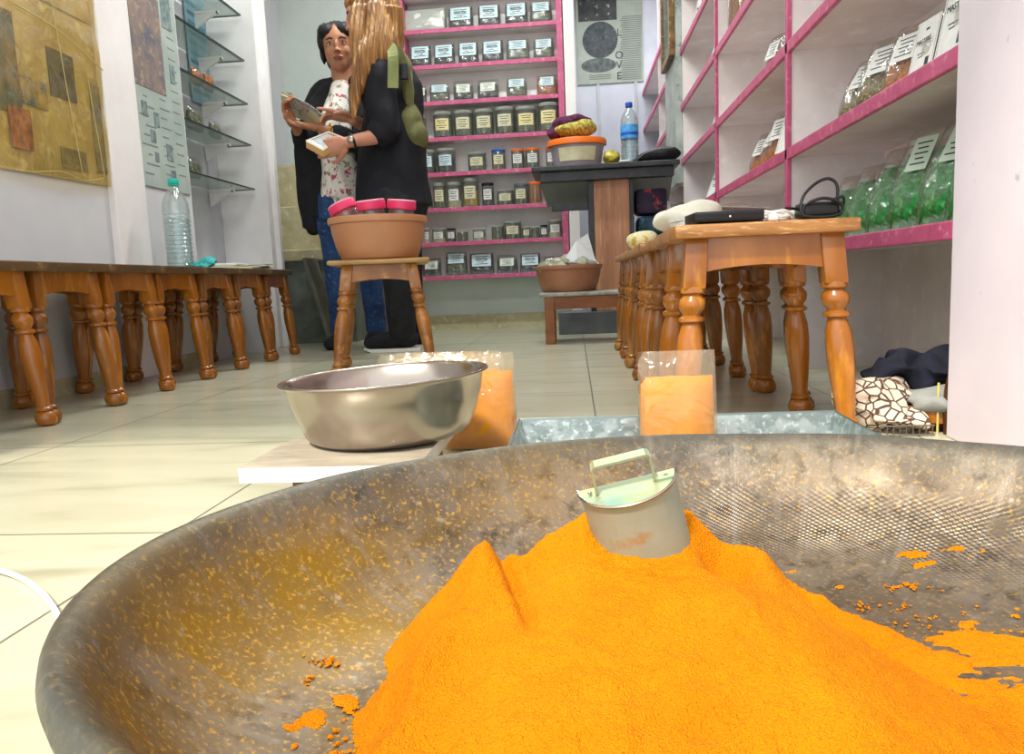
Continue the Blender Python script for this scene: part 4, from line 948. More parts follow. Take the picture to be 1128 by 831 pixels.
def heap(x, y):
    dm = max(0, .66 - y); xe = .05 + (x - .05) / (1 + (3.6 if x > .05 else 1.5) * dm * (1 + dm))
    yr, zr = ridge(xe)
    d = yr - y
    zf = pan_floor(x, y)
    if d >= 0:
        z = zr - .012 * sm(d, 0, .05) - d * .12 - .06 * max(0, d - .16)
    else: z = zr + d * .95
    # left edge shoulder
    z = min(z, .02 + (x + .165 + .03 * noise.noise(V((y * 12, 2, 0)))) * .95)
    # crease and shadowed hollow near the left ridge
    c = V((-.062, .60)); p = V((x, y)); t_ = max(0, min(1, (y - .52) / .14)); cx_ = -.040 - .035 * t_ ** 2
    z -= .013 * math.exp(-((x - cx_) / .007) ** 2) * sm(y, .52, .60) * (1 - sm(y, .665, .70))
    z += .010 * math.exp(-((x - cx_ + .022) / .022) ** 2) * sm(y, .50, .60)
    # scoop pocket on the right of the tin
    z -= .030 * math.exp(-(((x - .125) / .022) ** 2 + ((y - .665) / .040) ** 2))
    z += .012 * math.exp(-(((x - .16) / .022) ** 2 + ((y - .655) / .05) ** 2))
    # lowered on the front side of the scoop
    # grooves running down the right flank
    u = (x - .20) + (y - .66) * .9
    z -= .007 * math.exp(-((u) / .018) ** 2) * sm(x, .14, .2)
    z += .006 * math.exp(-((u - .035) / .02) ** 2) * sm(x, .14, .2)
    n = noise.fractal(V((x * 9, y * 9, 1.3)), .9, 2.1, 4) * .0065 + noise.fractal(V((x * 40, y * 40, 7)), .8, 2.1, 3) * .0026 + noise.noise(V((x * 320, y * 320, 2))) * .0015 + noise.noise(V((x * 160, y * 160, 5))) * .0008
    z += n
    # thin spread on the right
    if x > .15:
        s = noise.fractal(V((x * 16, y * 30, 4)), .7, 2.3, 6)
        thin = zf + .0015 + .008 * (s + .10 - sm(math.hypot((x - .34) / .16, (y - .545) / .13), .65, 1.15) * .9)
        z = max(z, thin) if z < zf + .01 else z
    if x < -.08:
        s = noise.fractal(V((x * 16, y * 16, 14)), .9, 2.2, 4)
        thin = zf + .007 * (s - .05 - sm(math.hypot((x + .16) / .09, (y - .45) / .13), .5, 1.1))
        z = max(z, thin) if z < zf + .01 else z
    return z, zf
bm = B(); NX, NY = 430, 330; X0, X1, Y0, Y1 = -.26, .52, .16, .80; vg = {}
for i in range(NX):
    for j in range(NY):
        x = X0 + (X1 - X0) * i / (NX - 1); y = Y0 + (Y1 - Y0) * j / (NY - 1)
        dx, dy = x - PC.x, y - PC.y
        rho = math.hypot(dx, dy) / PR(math.atan2(dy, dx))
        if rho > .9: continue
        z, zf = heap(x, y)
        vg[i, j] = (V((x, y, max(z, zf - .0015))), z > zf)
vb = {}
for (i, j), (p, up) in vg.items():
    q_ = [(i, j), (i + 1, j), (i + 1, j + 1), (i, j + 1)]
    if all(k in vg for k in q_) and any(vg[k][1] for k in q_):
        for k in q_:
            if k not in vb: vb[k] = bm.verts.new(vg[k][0])
        bm.faces.new([vb[k] for k in q_])
hp = finish('turmeric_heap', bm, TURM, None, True)
for p in hp.data.polygons: p.use_smooth = True
tag(hp, 'big heap of bright orange turmeric powder piled in the steel pan', 'powder', kind='stuff')
# crumbs stuck on the pan
bm = B(); rnd = random.Random(3)
for (px, py, n, sp, rr) in [(364, 728, 14, .007, .003), (346, 728, 8, .005, .002), (297, 655, 5, .003, .0018), (340, 750, 10, .006, .002), (1000, 645, 16, .006, .0028), (978, 648, 8, .006, .002), (992, 668, 10, .008, .002), (380, 822, 30, .03, .003), (950, 668, 20, .012, .002), (1090, 700, 40, .03, .002), (1010, 690, 40, .03, .002), (690, 632, 0, .01, .002)]:
    for _ in range(n):
        z_ = .03
        q = on_z(px, py, z_)
        for it in range(6): q = on_z(px, py, pan_floor(q.x, q.y))
        x = q.x + rnd.gauss(0, sp * .6); y = q.y + rnd.gauss(0, sp * .6)
        r = rr * rnd.uniform(.25, .85); vv = ell(bm, (x, y, pan_floor(x, y) + r * .1), (r, r * rnd.uniform(.6, 1.6), r * .6), u=7, v=5)
        for q_ in vv: q_.co += V((rnd.gauss(0, r * .18), rnd.gauss(0, r * .18), 0))
cr = finish('turmeric_crumbs', bm, TURM); tag(cr, 'small orange crumbs of powder sticking to the pan wall around the heap', 'powder', kind='stuff')

# ---------------------------------------------------------------- scoop
sc_t = thing('measuring_scoop', 'half-round tin measuring scoop with handled lid standing in the orange powder', 'scoop', (.060, .695, .012))
W, D = .0435, .044
def dpts(n=26, k=1.0):
    return [(-W * k, 0)] + [(W * k * cos(pi + pi * i / n), D * k * sin(pi + pi * i / n) ) for i in range(1, n)] + [(W * k, 0)]
MT = M.Translation((.0, 0, .052)) @ M.Rotation(R(-13), 4, 'Y') @ M.Rotation(R(13), 4, 'X')
bm = B(); pts = dpts(); lo = [bm.verts.new(MT @ V((x, y, -.035))) for x, y in pts]; hi = [bm.verts.new(MT @ V((x, y, .085))) for x, y in pts]
n = len(pts)
for i in range(n): bm.faces.new((lo[i], lo[(i + 1) % n], hi[(i + 1) % n], hi[i]))
bm.faces.new(lo); finish('tin_body', bm, TIN, sc_t, 40)
bm = B()
for (k, z0, z1) in ((1.03, .0845, .0885),):
    a_ = [bm.verts.new(MT @ V((x, y + (.001 if abs(y) < 1e-6 else 0), z0))) for x, y in dpts(26, k)]; b_ = [bm.verts.new(MT @ V((x, y, z1))) for x, y in dpts(26, k)]
    for i in range(n): bm.faces.new((a_[i], a_[(i + 1) % n], b_[(i + 1) % n], b_[i]))
    bm.faces.new(a_); bm.faces.new(b_)
finish('lid', bm, BRONZE, sc_t, 30)
bm = B(); tube(bm, [MT @ V((x, y, .0885)) for x, y in dpts(26, 1.03)], .0013, 6); finish('rolled_edge', bm, STEEL, sc_t, True)
bm = B()
hpth = [(-.028, -.011, .0895), (-.0265, -.011, .114), (-.024, -.011, .116), (.022, -.011, .116), (.0245, -.011, .114), (.0245, -.011, .0905), (.028, -.011, .0895), (.041, -.011, .0895)]
for (a_, b_) in zip(hpth, hpth[1:]):
    dd = (V(b_) - V(a_)); nn = V((-dd.z, 0, dd.x)).normalized() * .0011
    vs = []
    for s in (-1, 1):
        for p_ in (a_, b_):
            for w_ in (-.0065, .0065): vs.append(bm.verts.new(MT @ (V(p_) + nn * s + V((0, w_, 0)))))
    for f in ((0, 1, 3, 2), (4, 5, 7, 6), (0, 1, 5, 4), (2, 3, 7, 6), (0, 2, 6, 4), (1, 3, 7, 5)): bm.faces.new([vs[i] for i in f])
finish('strap_handle', bm, BRONZE, sc_t)
for xx in (-.034, .035):
    bm = B(); ell(bm, MT @ V((xx, -.012, .0905)), (.002, .002, .0012)); finish('rivet', bm, STEEL, sc_t)

# ================================================================ STEEL BOWL, BOARD, TRAY, PACKETS
bd = thing('marble_board', 'low marble-topped board on the floor under the steel bowl', 'board', (0, 0, 0))
bm = B(); poly(bm, [V((-.488, 1.03, .058)), V((-.225, 1.03, .058)), V((-.225, 1.36, .058)), V((-.36, 1.36, .058)), V((-.470, 1.25, .058)), V((-.486, 1.20, .058))], (0, 0, .022))
bm.normal_update()
for f in bm.faces: f.material_index = 1 if abs(f.normal.z) < .5 else 0
finish('board_top', bm, [MARBLE, mat('white_marble_edge', 'E2E0DA', .35, c2='CFCBC2', scale=20)], bd)
for x in (-.40, -.27):
    bm = B(); box(bm, x - .03, x + .03, 1.08, 1.3, 0, .058, .002); finish('support_block', bm, mat('brown_block', '7A5A3C', .7), bd)
bwl = thing('steel_bowl', 'dented stainless steel bowl on the marble board', 'bowl', (-.315, 1.235, .0802)); bwl.rotation_euler = (R(0), R(-2.0), 0)
rt, rb, hb = .170, .132, .102
pr_ = [(0.001, .0), (rb * .86, 0), (rb * .97, .004), (rb * 1.04, .014), (rb * 1.09, .032), (rt * .925, .07), (rt * .955, hb - .006), (rt * .99, hb - .001), (rt * 1.0, hb), (rt * .985, hb + .002), (rt * .94, hb - .003), (rt * .915, .07), (rb * 1.07, .032), (rb * 1.02, .014), (rb * .9, .004), (0.001, .003)]
bm = B(); lathe(bm, [(r, z + (.0018 if z > .001 else 0)) for r, z in pr_], 72, False, False, fn=lambda p, a: p + V((cos(a), sin(a), 0)) * (.0020 * sin(a * 3 + p.z * 30) * sin(a * 7)) * (p.z > .02)); finish('bowl_shell', bm, STEEL, bwl, 60)
bm = B(); tube(bm, [((rt * 1.0) * cos(a), rt * 1.0 * sin(a), hb + .002) for a in [2 * pi * k / 72 for k in range(73)]], .0022, 8); finish('rolled_rim', bm, STEEL, bwl, True)
# tray
tr = thing('galvanised_tray', 'shallow galvanised metal tray behind the pan holding a turmeric packet', 'tray', (0, 0, 0))
x0, x1, y0, y1, zt = -.098, .408, .99, 1.24, .1
bm = B(); th = .003
box(bm, x0, x1, y0, y1, .002, .005)
def slab(a, b, c, d):  # sloped wall: bottom line a-b, top line c-d
    p = [V(a), V(b), V(d), V(c)]; nn = (p[1] - p[0]).cross(p[3] - p[0]).normalized() * th; poly(bm, p, nn)
slab((x0 + .02, y1 - .02, .004), (x1 - .02, y1 - .02, .004), (x0, y1, zt), (x1, y1, zt))
slab((x1 - .02, y1 - .02, .004), (x1 - .02, y0 + .02, .004), (x1, y1, zt), (x1, y0, zt))
slab((x0 + .02, y0 + .02, .004), (x0 + .02, y1 - .02, .004), (x0, y0, zt), (x0, y1, zt))
slab((x1 - .02, y0 + .02, .004), (x0 + .02, y0 + .02, .004), (x1, y0, zt), (x0, y0, zt))
finish('tray_shell', bm, GALV, tr)
bm = B(); tube(bm, [(x0, y0, zt), (x0, y1, zt), (x1, y1, zt), (x1, y0, zt), (x0, y0, zt)], .0035, 8); finish('rolled_edge', bm, mat('tray_edge', '6F7C7A', .4, .6), tr)
bm = B(); poly(bm, [V((.215, y1 - .0185, .012)), V((.30, y1 - .0178, .015)), V((.35, y1 - .003, .094)), V((.27, y1 - .003, .094))], (0, -.0012, 0)); finish('tape_patch', bm, mat('brown_tape', '96835A', .4, alpha=.9, c2='B5A06C', scale=20), tr)
tm = packet('turm', .118, .205, .05, TURMP, None, .8, film=film('clear_bag', 'FBF6EC', .05, .12, .9, 20, body=.08, bodyc='FFF0CC'), name='turmeric_packet')
place(tm, (.147, 1.135, .012), R(0), R(-3), 'open clear bag of turmeric standing in the metal tray', 'packet')
for k, (x, y, s, lb) in enumerate([(-.195, 1.475, 1.0, 'front clear packet of turmeric behind the steel bowl, showing most orange'), (-.225, 1.525, 1.0, 'second clear packet of turmeric behind the steel bowl'), (-.285, 1.575, .98, 'third clear packet of turmeric, mostly hidden by the steel bowl'), (-.335, 1.625, .96, 'fourth clear packet of turmeric, only its folded top above the bowl'), (-.385, 1.675, .92, 'leftmost and lowest clear packet of turmeric behind the bowl')]):
    place(tm, (x, y, 0), R(0), R(-4), lb, 'packet', 'turmeric packets behind the steel bowl', (1.25 * s, 1, .93 * s))
# white cable on the floor
cb = B(); pts = [on_z(-40, 622, .004), on_z(0, 629, .004), on_z(25, 638, .004), on_z(45, 652, .004), on_z(58, 668, .004), on_z(72, 690, .004), on_z(100, 700, .004)]
tube(cb, smooth_path(pts, 8), .0032, 10); tag(finish('floor_cable', cb, WHITEP, None, True), 'white cable curving over the bright floor tiles beside the pan', 'cable')

# ================================================================ PEOPLE
def limb(bm, pts, rad, segs=16, n=5):
    """smooth tapered limb; pts list of V, rad list of radii (or (a,b))"""
    P = smooth_path(pts, n); Rr = []
    for i in range(len(pts) - 1):
        for k in range(n):
            t = k / n; a, b = rad[i], rad[i + 1]
            Rr.append(tuple(a[j] + (b[j] - a[j]) * t for j in (0, 1)) if isinstance(a, tuple) else a + (b - a) * t)
    Rr.append(rad[-1]); tube(bm, P, Rr, segs)
    for p, r in ((P[0], Rr[0]), (P[-1], Rr[-1])):
        r = min(r) if isinstance(r, tuple) else r
        ell(bm, p, (r, r, r), u=12, v=8)
def hand(bm, wrist, d, nrm, side=1, curl=.5, s=1.0, spread=.12, point=False):
    """palm plus four unequal bent fingers and a side thumb; nrm = side the fingers curl to"""
    d = V(d).normalized(); nrm = V(nrm); nrm = (nrm - d * nrm.dot(d)).normalized(); w = d.cross(nrm).normalized() * side
    W = V(wrist)
    pc = W + d * .05 * s
    rot = M((w, d, nrm)).transposed()
    ell(bm, pc, (.040 * s, .052 * s, .016 * s), rot, 16, 10)
    ell(bm, W + d * .01 * s, (.026 * s, .03 * s, .018 * s), rot, 12, 8)
    for i, (off, ln) in enumerate(((.030, .070), (.010, .080), (-.011, .074), (-.030, .058))):
        p = W + d * .085 * s + w * off * s; cdir = (d + w * (off * spread * 8)).normalized(); ang = 0; pts = [p - cdir * .02 * s, p]
        c = curl * (.15 if (point and i == 0) else 1) * (1 + .08 * i)
        for ph, fr in enumerate((.45, .32, .23)):
            ang += c * (.7, .9, .6)[ph]
            dd = cdir * cos(ang) + nrm * sin(ang); p = p + dd * ln * fr * s; pts.append(p)
        tube(bm, pts, [.0098 * s, .0095 * s, .0088 * s, .0082 * s, .0066 * s], 10); ell(bm, pts[-1], (.0068 * s,) * 3, u=8, v=6)
    p0 = W + d * .022 * s + w * .028 * s; tdir = (d * .75 + w * .75 + nrm * .25).normalized()
    p1 = p0 + tdir * .034 * s; p2 = p1 + (tdir + d * .5 + nrm * curl * .5).normalized() * .028 * s; p3 = p2 + (d + nrm * curl).normalized() * .022 * s
    tube(bm, [p0 - tdir * .012, p0, p1, p2, p3], [.014 * s, .0135 * s, .0105 * s, .0095 * s, .007 * s], 10); ell(bm, p3, (.0072 * s,) * 3, u=8, v=6)
def head_shape(bm, c, s, rot):
    """face towards local -y; c centre of the head; s = head height"""
    def E_(x, y, z, a, b, d_): ell(bm, V(c) + rot @ V((x * s, y * s, z * s)), (a * s, b * s, d_ * s), rot, 20, 14)
    E_(0, .03, .10, .325, .40, .385)        # cranium
    E_(0, -.08, -.08, .275, .27, .36)       # face mass
    E_(0, -.16, -.30, .165, .165, .155)      # jaw and chin
    E_(0, -.12, -.24, .215, .20, .16)
    E_(-.13, -.22, -.10, .11, .10, .12); E_(.13, -.22, -.10, .11, .10, .12)  # cheeks
    E_(0, -.26, .15, .22, .10, .12)         # brow
    E_(0, -.37, -.03, .035, .05, .12); E_(0, -.405, -.11, .055, .05, .04)   # nose
    E_(-.04, -.385, -.12, .03, .035, .025); E_(.04, -.385, -.12, .03, .035, .025)
    E_(0, -.335, -.235, .10, .04, .035)     # mouth mound
    for sx in (-1, 1):
        E_(sx * .325, .03, -.02, .03, .055, .10); E_(sx * .335, .05, .0, .025, .06, .08)
def face_parts(parent, c, s, rot, hair_m, lip='8E4A40'):
    c = V(c)
    def P(x, y, z): return c + rot @ V((x * s, y * s, z * s))
    for sx in (-1, 1):
        bm = B(); ell(bm, P(sx * .125, -.292, .035), (.052 * s, .042 * s, .026 * s), rot, 16, 10); e = finish('eye', bm, mat('eye_white', 'D8D0C6', .3), parent, True)
        bm = B(); ell(bm, P(sx * .125, -.322, .034), (.023 * s, .016 * s, .023 * s), rot, 12, 8); finish('iris', bm, mat('iris', '1A0E08', .2), e, True)
        bm = B(); tube(bm, [P(sx * .065, -.322, .056), P(sx * .10, -.336, .066), P(sx * .15, -.328, .064), P(sx * .19, -.295, .045)], .009 * s, 6); finish('eyelid', bm, mat('lash', '2A1812', .5), e, True)
        bm = B(); tube(bm, [P(sx * .055, -.352, .115), P(sx * .12, -.352, .138), P(sx * .20, -.30, .115)], [.014 * s, .013 * s, .006 * s], 8); finish('eyebrow', bm, hair_m, parent, True)
        bm = B(); ell(bm, P(sx * .028, -.418, -.138), (.012 * s, .012 * s, .008 * s), rot, 8, 6); finish('nostril', bm, mat('nostril', '4A2418', .7), parent)
    bm = B(); tube(bm, [P(-.095, -.345, -.232), P(-.04, -.372, -.222), P(0, -.376, -.226), P(.04, -.372, -.222), P(.095, -.345, -.232)], [.006 * s, .018 * s, .018 * s, .018 * s, .006 * s], 8)
    tube(bm, [P(-.09, -.343, -.243), P(-.03, -.366, -.258), P(.03, -.366, -.258), P(.09, -.343, -.243)], [.006 * s, .02 * s, .02 * s, .006 * s], 8); finish('lips', bm, mat('lips', lip, .45), parent, True)

# ---- woman facing the camera, cardigan over floral top
YB = 4.12
pB = thing('person', 'woman facing the camera in a black cardigan, floral top and jeans, holding a newspaper', 'person', (0, 0, 0))
def Bp(px, py, y=YB): return on_y(px, py, y)
hs = .262; hrot = M.Rotation(R(10), 3, 'Z') @ M.Rotation(R(3), 3, 'X') @ M.Rotation(R(-4), 3, 'Y')
hc = Bp(373, 54); zfeet = 0
cx = Bp(374, 160).x
sh_z = Bp(370, 101).z; hip_z = Bp(370, 215).z; knee_z = .52
bm = B(); head_shape(bm, hc, hs, hrot)
limb(bm, [V((hc.x, YB + .03, hc.z - .06)), V((hc.x + .005, YB + .035, sh_z + .02))], [.058, .062])
limb(bm, [V((hc.x, YB + .03, sh_z)), V((cx, YB + .02, (sh_z + hip_z) / 2)), V((cx, YB + .02, hip_z))], [(.07, .045), (.08, .06), (.12, .08)])
for sx in (-1, 1):
    limb(bm, [V((cx + sx * .08, YB + .02, hip_z)), V((cx + sx * .09 + .02, YB + .02, knee_z)), V((cx + sx * .10 + .03, YB + .03, .09))], [.08, .05, .036])
    limb(bm, [V((cx + sx * .10 + .03, YB + .04, .06)), V((cx + sx * .10 + .025, YB - .07, .035))], [.03, .02])
sR = V((hc.x - .125, YB + .03, sh_z - .02)); eR = Bp(336, 152, 4.08); wR = Bp(325, 139, 3.93)
sL = V((hc.x + .14, YB + .03, sh_z - .02)); eL = Bp(398, 156, 4.0); wL = Bp(352, 141, 3.90)
limb(bm, [sR, eR, wR], [.05, .04, .024]); limb(bm, [sL, eL, wL], [.05, .04, .025])
hand(bm, wR, (Bp(314, 118, 3.88) - wR), V((.9, -.4, .5)), side=-1, curl=.75, s=1.12)
hand(bm, wL, (Bp(322, 136, 3.88) - wL), V((0, -.35, 1)), side=-1, curl=.28, s=1.12)
body = fuse('body', bm, SKIN, pB, .0055, 1)
face_parts(pB, hc, hs, hrot, HAIRB)
bm = B()
def H_(x, y, z, a, b, c_): ell(bm, hc + hrot @ V((x * hs, y * hs, z * hs)), (a * hs, b * hs, c_ * hs), hrot, 20, 14)
H_(0, .10, .15, .365, .40, .40); H_(-.17, -.10, .30, .20, .24, .17); H_(.17, -.10, .30, .20, .24, .17); H_(0, .25, -.15, .30, .22, .35)
H_(-.31, -.02, .14, .09, .2, .22); H_(.31, -.02, .14, .09, .2, .22); H_(-.33, .06, -.05, .06, .13, .20); H_(.33, .06, -.05, .06, .13, .20); H_(0, .33, -.35, .2, .14, .3)
fuse('hair', bm, HAIRB, pB, .006, 2, fn=lambda p: p + V((0, 0, 1)) * .003 * sin(p.x * 300))
# floral top
FLO = mat('floral_print', 'E2DCD2', .8, c2='B4506A', scale=26, lo=.58, hi=.64, c3='8C8B74', s3=34, lo3=.57, hi3=.62, detail=2)
bm = B(); limb(bm, [V((hc.x + .0, YB - .005, sh_z + .0)), V((cx + .005, YB - .045, sh_z - .20)), V((cx + .01, YB - .035, hip_z + .12)), V((cx + .01, YB - .03, hip_z - .02))], [(.06, .06), (.095, .088), (.105, .09), (.125, .10)], 24); fuse('floral_top', bm, FLO, pB, .008, 2, fn=lambda p: p + V((0, .004 * sin(p.x * 90 + p.z * 20), 0)))
CARD = mat('black_cardigan', '101114', .9, c2='1A1B20', scale=16, bump=.4, bscale=24)
bm = B()
limb(bm, [V((hc.x, YB + .05, sh_z + .025)), V((cx, YB + .06, sh_z - .2)), V((cx, YB + .07, hip_z)), V((cx, YB + .07, hip_z - .12))], [(.12, .05), (.17, .085), (.19, .10), (.20, .09)], 24)
for sx, s_, e_, w_ in ((-1, sR, eR, wR), (1, sL, eL, wL)):
    limb(bm, [V((hc.x + sx * .05, YB + .03, sh_z + .04)), s_ + V((0, 0, .01)), e_, e_ + (w_ - e_) * .55], [.045, .068, .056, .047])
    # front panels
    limb(bm, [V((hc.x + sx * .075, YB - .02, sh_z + .01)), V((cx + sx * .135, YB - .05, sh_z - .2)), V((cx + sx * .16, YB - .03, hip_z + .05)), V((cx + sx * .175, YB + .0, hip_z - .17))], [(.035, .03), (.04, .075), (.045, .085), (.04, .06)], 16)
fuse('cardigan', bm, CARD, pB, .008, 2, fn=lambda p: p + V((noise.noise(p * 9), noise.noise(p * 9 + V((3, 0, 0))), 0)) * .008)
bm = B()
limb(bm, [V((cx + .005, YB + .0, hip_z + .0)), V((cx + .0, YB + .01, hip_z - .13))], [(.145, .11), (.15, .115)], 24)
for sx in (-1, 1): limb(bm, [V((cx + sx * .075, YB + .01, hip_z - .1)), V((cx + sx * .09 + .02, YB + .01, knee_z)), V((cx + sx * .10 + .03, YB + .03, .09))], [.092, .068, .055])
fuse('jeans', bm, DENIM, pB, .008, 2, fn=lambda p: p + V((noise.noise(p * 14), noise.noise(p * 14 + V((3, 0, 0))), 0)) * .006)
for sx in (-1, 1):
    bm = B(); limb(bm, [V((cx + sx * .10 + .02, YB + .07, .045)), V((cx + sx * .10 + .02, YB - .02, .045)), V((cx + sx * .11 + .02, YB - .13, .032))], [.043, .044, .033])
    fuse('shoe', bm, BLACKF, pB, .008, 1)
bm = B(); tube(bm, [wL + (eL - wL) * .22 + (eL - wL).normalized().orthogonal() * .033 * cos(a) + (eL - wL).normalized().cross((eL - wL).normalized().orthogonal()) * .033 * sin(a) for a in [2 * pi * k / 24 for k in range(25)]], .004, 8); finish('bangle', bm, mat('gold', 'D8A03A', .3, .9), pB, True)
# folded newspaper in her hands
nw = thing('newspaper', 'folded grey and cream newspaper held up by the woman facing the camera', 'newspaper', (0, 0, 0))
def sheet(bm, pts, th=.002, mi=0, bend=.0):
    A, B_, C_, D_ = [V(p) for p in pts]; n = 8; g = []
    nn = (B_ - A).cross(D_ - A).normalized()
    for i in range(n + 1):
        u = i / n; o_ = nn * bend * sin(pi * u); g.append((bm.verts.new(A + (B_ - A) * u + o_), bm.verts.new(D_ + (C_ - D_) * u + o_)))
    fs = [bm.faces.new((g[i][0], g[i + 1][0], g[i + 1][1], g[i][1])) for i in range(n)]
    r = bmesh.ops.extrude_face_region(bm, geom=fs)
    for v in [q for q in r['geom'] if isinstance(q, bmesh.types.BMVert)]: v.co += nn * th
bm = B(); sheet(bm, [Bp(309, 104, 3.90), Bp(356, 134, 3.84), Bp(344, 140, 3.98), Bp(312, 127, 4.0)], .004, bend=.02); finish('outer_page', bm, PAPERC, nw, True)
bm = B(); sheet(bm, [Bp(318, 104, 3.86), Bp(360, 131, 3.80), Bp(352, 134, 3.90), Bp(318, 118, 3.92)], .003, bend=.015); finish('inner_page', bm, mat('grey_newsprint', 'B9B8B4', .7, c2='7D7C78', scale=70, lo=.5, hi=.6), nw, True)
bm = B(); sheet(bm, [Bp(310, 101, 3.94), Bp(322, 104, 3.9), Bp(332, 128, 3.95), Bp(311, 122, 3.98)], .003, bend=.02); finish('back_page', bm, mat('tan_print', '9B8A68', .7, c2='C8C0A8', scale=30), nw, True)

# ---- woman seen from behind, long blonde hair, backpack
YA = 3.86
pA = thing('person', 'woman with long blonde hair turned away in navy, wearing an olive backpack and black trainers', 'person', (0, 0, 0))
def Ap(px, py, y=YA): return on_y(px, py, y)
hA = Ap(405, 20); hsA = .262; shA = Ap(420, 58); hpA = Ap(425, 190); ax = shA.x
rotA = M.Rotation(R(-75), 3, 'Z') @ M.Rotation(R(12), 3, 'X')     # faces image left, slightly down
bm = B(); head_shape(bm, hA, hsA, rotA)
limb(bm, [V((hA.x + .02, YA, hA.z - .06)), V((ax - .005, YA, shA.z - .06))], [.055, .06])
limb(bm, [V((ax + .01, YA, shA.z - .10)), V((ax + .035, YA, (shA.z + hpA.z) / 2)), V((ax + .01, YA, hpA.z))], [(.11, .07), (.10, .08), (.12, .10)])
sA = V((ax + .01, YA - .15, shA.z - .15)); eA = Ap(425, 142, 3.66); wA = Ap(383, 157, 3.58)
sA2 = V((ax, YA + .15, shA.z - .10)); eA2 = Ap(412, 138, 4.0); wA2 = Ap(388, 132, 3.82)
limb(bm, [sA, eA, wA], [.052, .043, .026]); limb(bm, [sA2, eA2, wA2], [.05, .04, .026])
hand(bm, wA, Ap(362, 163, 3.56) - wA, V((.1, .8, .35)), side=1, curl=.55, s=1.12)
hand(bm, wA2, Ap(366, 126, 3.78) - wA2, V((0, -.3, -1)), side=1, curl=.6, s=1.12, point=True)
for sy in (-1, 1):
    limb(bm, [V((ax + .02, YA + sy * .055, hpA.z - .05)), V((ax + .03, YA + sy * .09, .5)), V((ax + .03, YA + sy * .09, .1))], [.065, .05, .036])
    limb(bm, [V((ax + .04, YA + sy * .09, .06)), V((ax - .05, YA + sy * .09, .045))], [.03, .02])
fuse('body', bm, SKINL, pA, .0055, 1)
face_parts(pA, hA, hsA, rotA, mat('brown_brow', '4A3020', .6), 'A8605A')
# hair: crown plus long fall on both sides of the back
bm = B()
def HA(px, py, y, rx, ry, rz_): q_ = Ap(px, py, y); ell(bm, q_, (rx, ry, rz_), None, 20, 14)
def G_(x, y, z, a, b, c_): ell(bm, hA + rotA @ V((x * hsA, y * hsA, z * hsA)), (a * hsA, b * hsA, c_ * hsA), rotA, 20, 14)
G_(0, .12, .15, .38, .42, .42); G_(0, -.10, .30, .30, .26, .20); G_(0, .30, -.2, .34, .26, .45); G_(.30, .0, -.05, .10, .26, .40); G_(-.30, .0, -.05, .10, .26, .40)
limb(bm, [Ap(416, 10, YA - .06), Ap(420, 45, YA - .12), Ap(407, 66, YA - .19), Ap(394, 95, YA - .22), Ap(390, 128, YA - .23)], [(.07, .05), (.085, .05), (.07, .035), (.036, .025), (.012, .012)], 18)
limb(bm, [Ap(425, 10, YA), Ap(428, 45, YA + .02), Ap(430, 62, YA)], [(.08, .10), (.075, .10), (.05, .08)], 18)
limb(bm, [Ap(396, 12, YA - .08), Ap(396, 40, YA - .14), Ap(395, 80, YA - .20)], [(.05, .04), (.055, .035), (.03, .02)], 18)
hrA = fuse('hair', bm, HAIRL, pA, .006, 2, fn=lambda p: p + V((0, -1, 0)) * (.006 * sin(p.x * 260 + 2 * sin(p.z * 6)) + .003 * sin(p.x * 610)))
bm = B()
limb(bm, [V((ax + .015, YA, shA.z - .03)), V((ax + .035, YA, shA.z - .17)), V((ax + .045, YA, (shA.z + hpA.z) / 2)), V((ax + .02, YA, hpA.z)), V((ax + .02, YA, hpA.z - .17))], [(.13, .07), (.175, .125), (.155, .125), (.185, .165), (.20, .175)], 24)
limb(bm, [sA + V((.0, .05, .02)), sA + V((0, 0, .0)), eA, eA + (wA - eA) * .18], [.075, .078, .070, .060])
limb(bm, [sA2 + V((.0, -.05, .02)), sA2, eA2, eA2 + (wA2 - eA2) * .3], [.065, .07, .06, .05])
fuse('navy_top', bm, NAVY, pA, .008, 2, fn=lambda p: p + V((noise.noise(p * 10), noise.noise(p * 10 + V((3, 0, 0))), 0)) * .010)
bm = B()
limb(bm, [V((ax + .02, YA, hpA.z - .12)), V((ax + .02, YA, hpA.z - .2))], [(.155, .14), (.165, .15)], 24)
for sy in (-1, 1): limb(bm, [V((ax + .02, YA + sy * .075, hpA.z - .16)), V((ax + .04, YA + sy * .09, .5)), V((ax + .04 , YA + sy * .09, .10))], [.125, .09, .07])
fuse('black_trousers', bm, BLACKF, pA, .008, 2, fn=lambda p: p + V((noise.noise(p * 12), noise.noise(p * 12 + V((3, 0, 0))), 0)) * .007)
for sy, dx in ((-1, 0), (1, .03)):
    y_ = YA + sy * .09; xh = ax + .08 + dx
    bm = B(); limb(bm, [V((xh, y_, .065)), V((xh - .10, y_, .06)), V((xh - .20, y_, .042))], [.045, .046, .034]); limb(bm, [V((xh - .02, y_, .08)), V((xh - .03, y_, .11))], [.042, .045])
    s_ = fuse('shoe', bm, BLACKF, pA, .007, 1)
    bm = B(); n = 24; top_ = []; bot = []
    for k in range(n):
        a = 2 * pi * k / n; ex = xh - .095 + .145 * cos(a); ey = y_ + .046 * sin(a) * (1 - .12 * cos(a)); bot.append(bm.verts.new((ex, ey, .001 + .012 * (cos(a) < -.8)))); top_.append(bm.verts.new((ex, ey, .018 + .006 * (cos(a) < -.8))))
    for k in range(n): bm.faces.new((bot[k], bot[(k + 1) % n], top_[(k + 1) % n], top_[k]))
    bm.faces.new(bot); bm.faces.new(top_); finish('white_sole', bm, WHITEP, s_, 40)
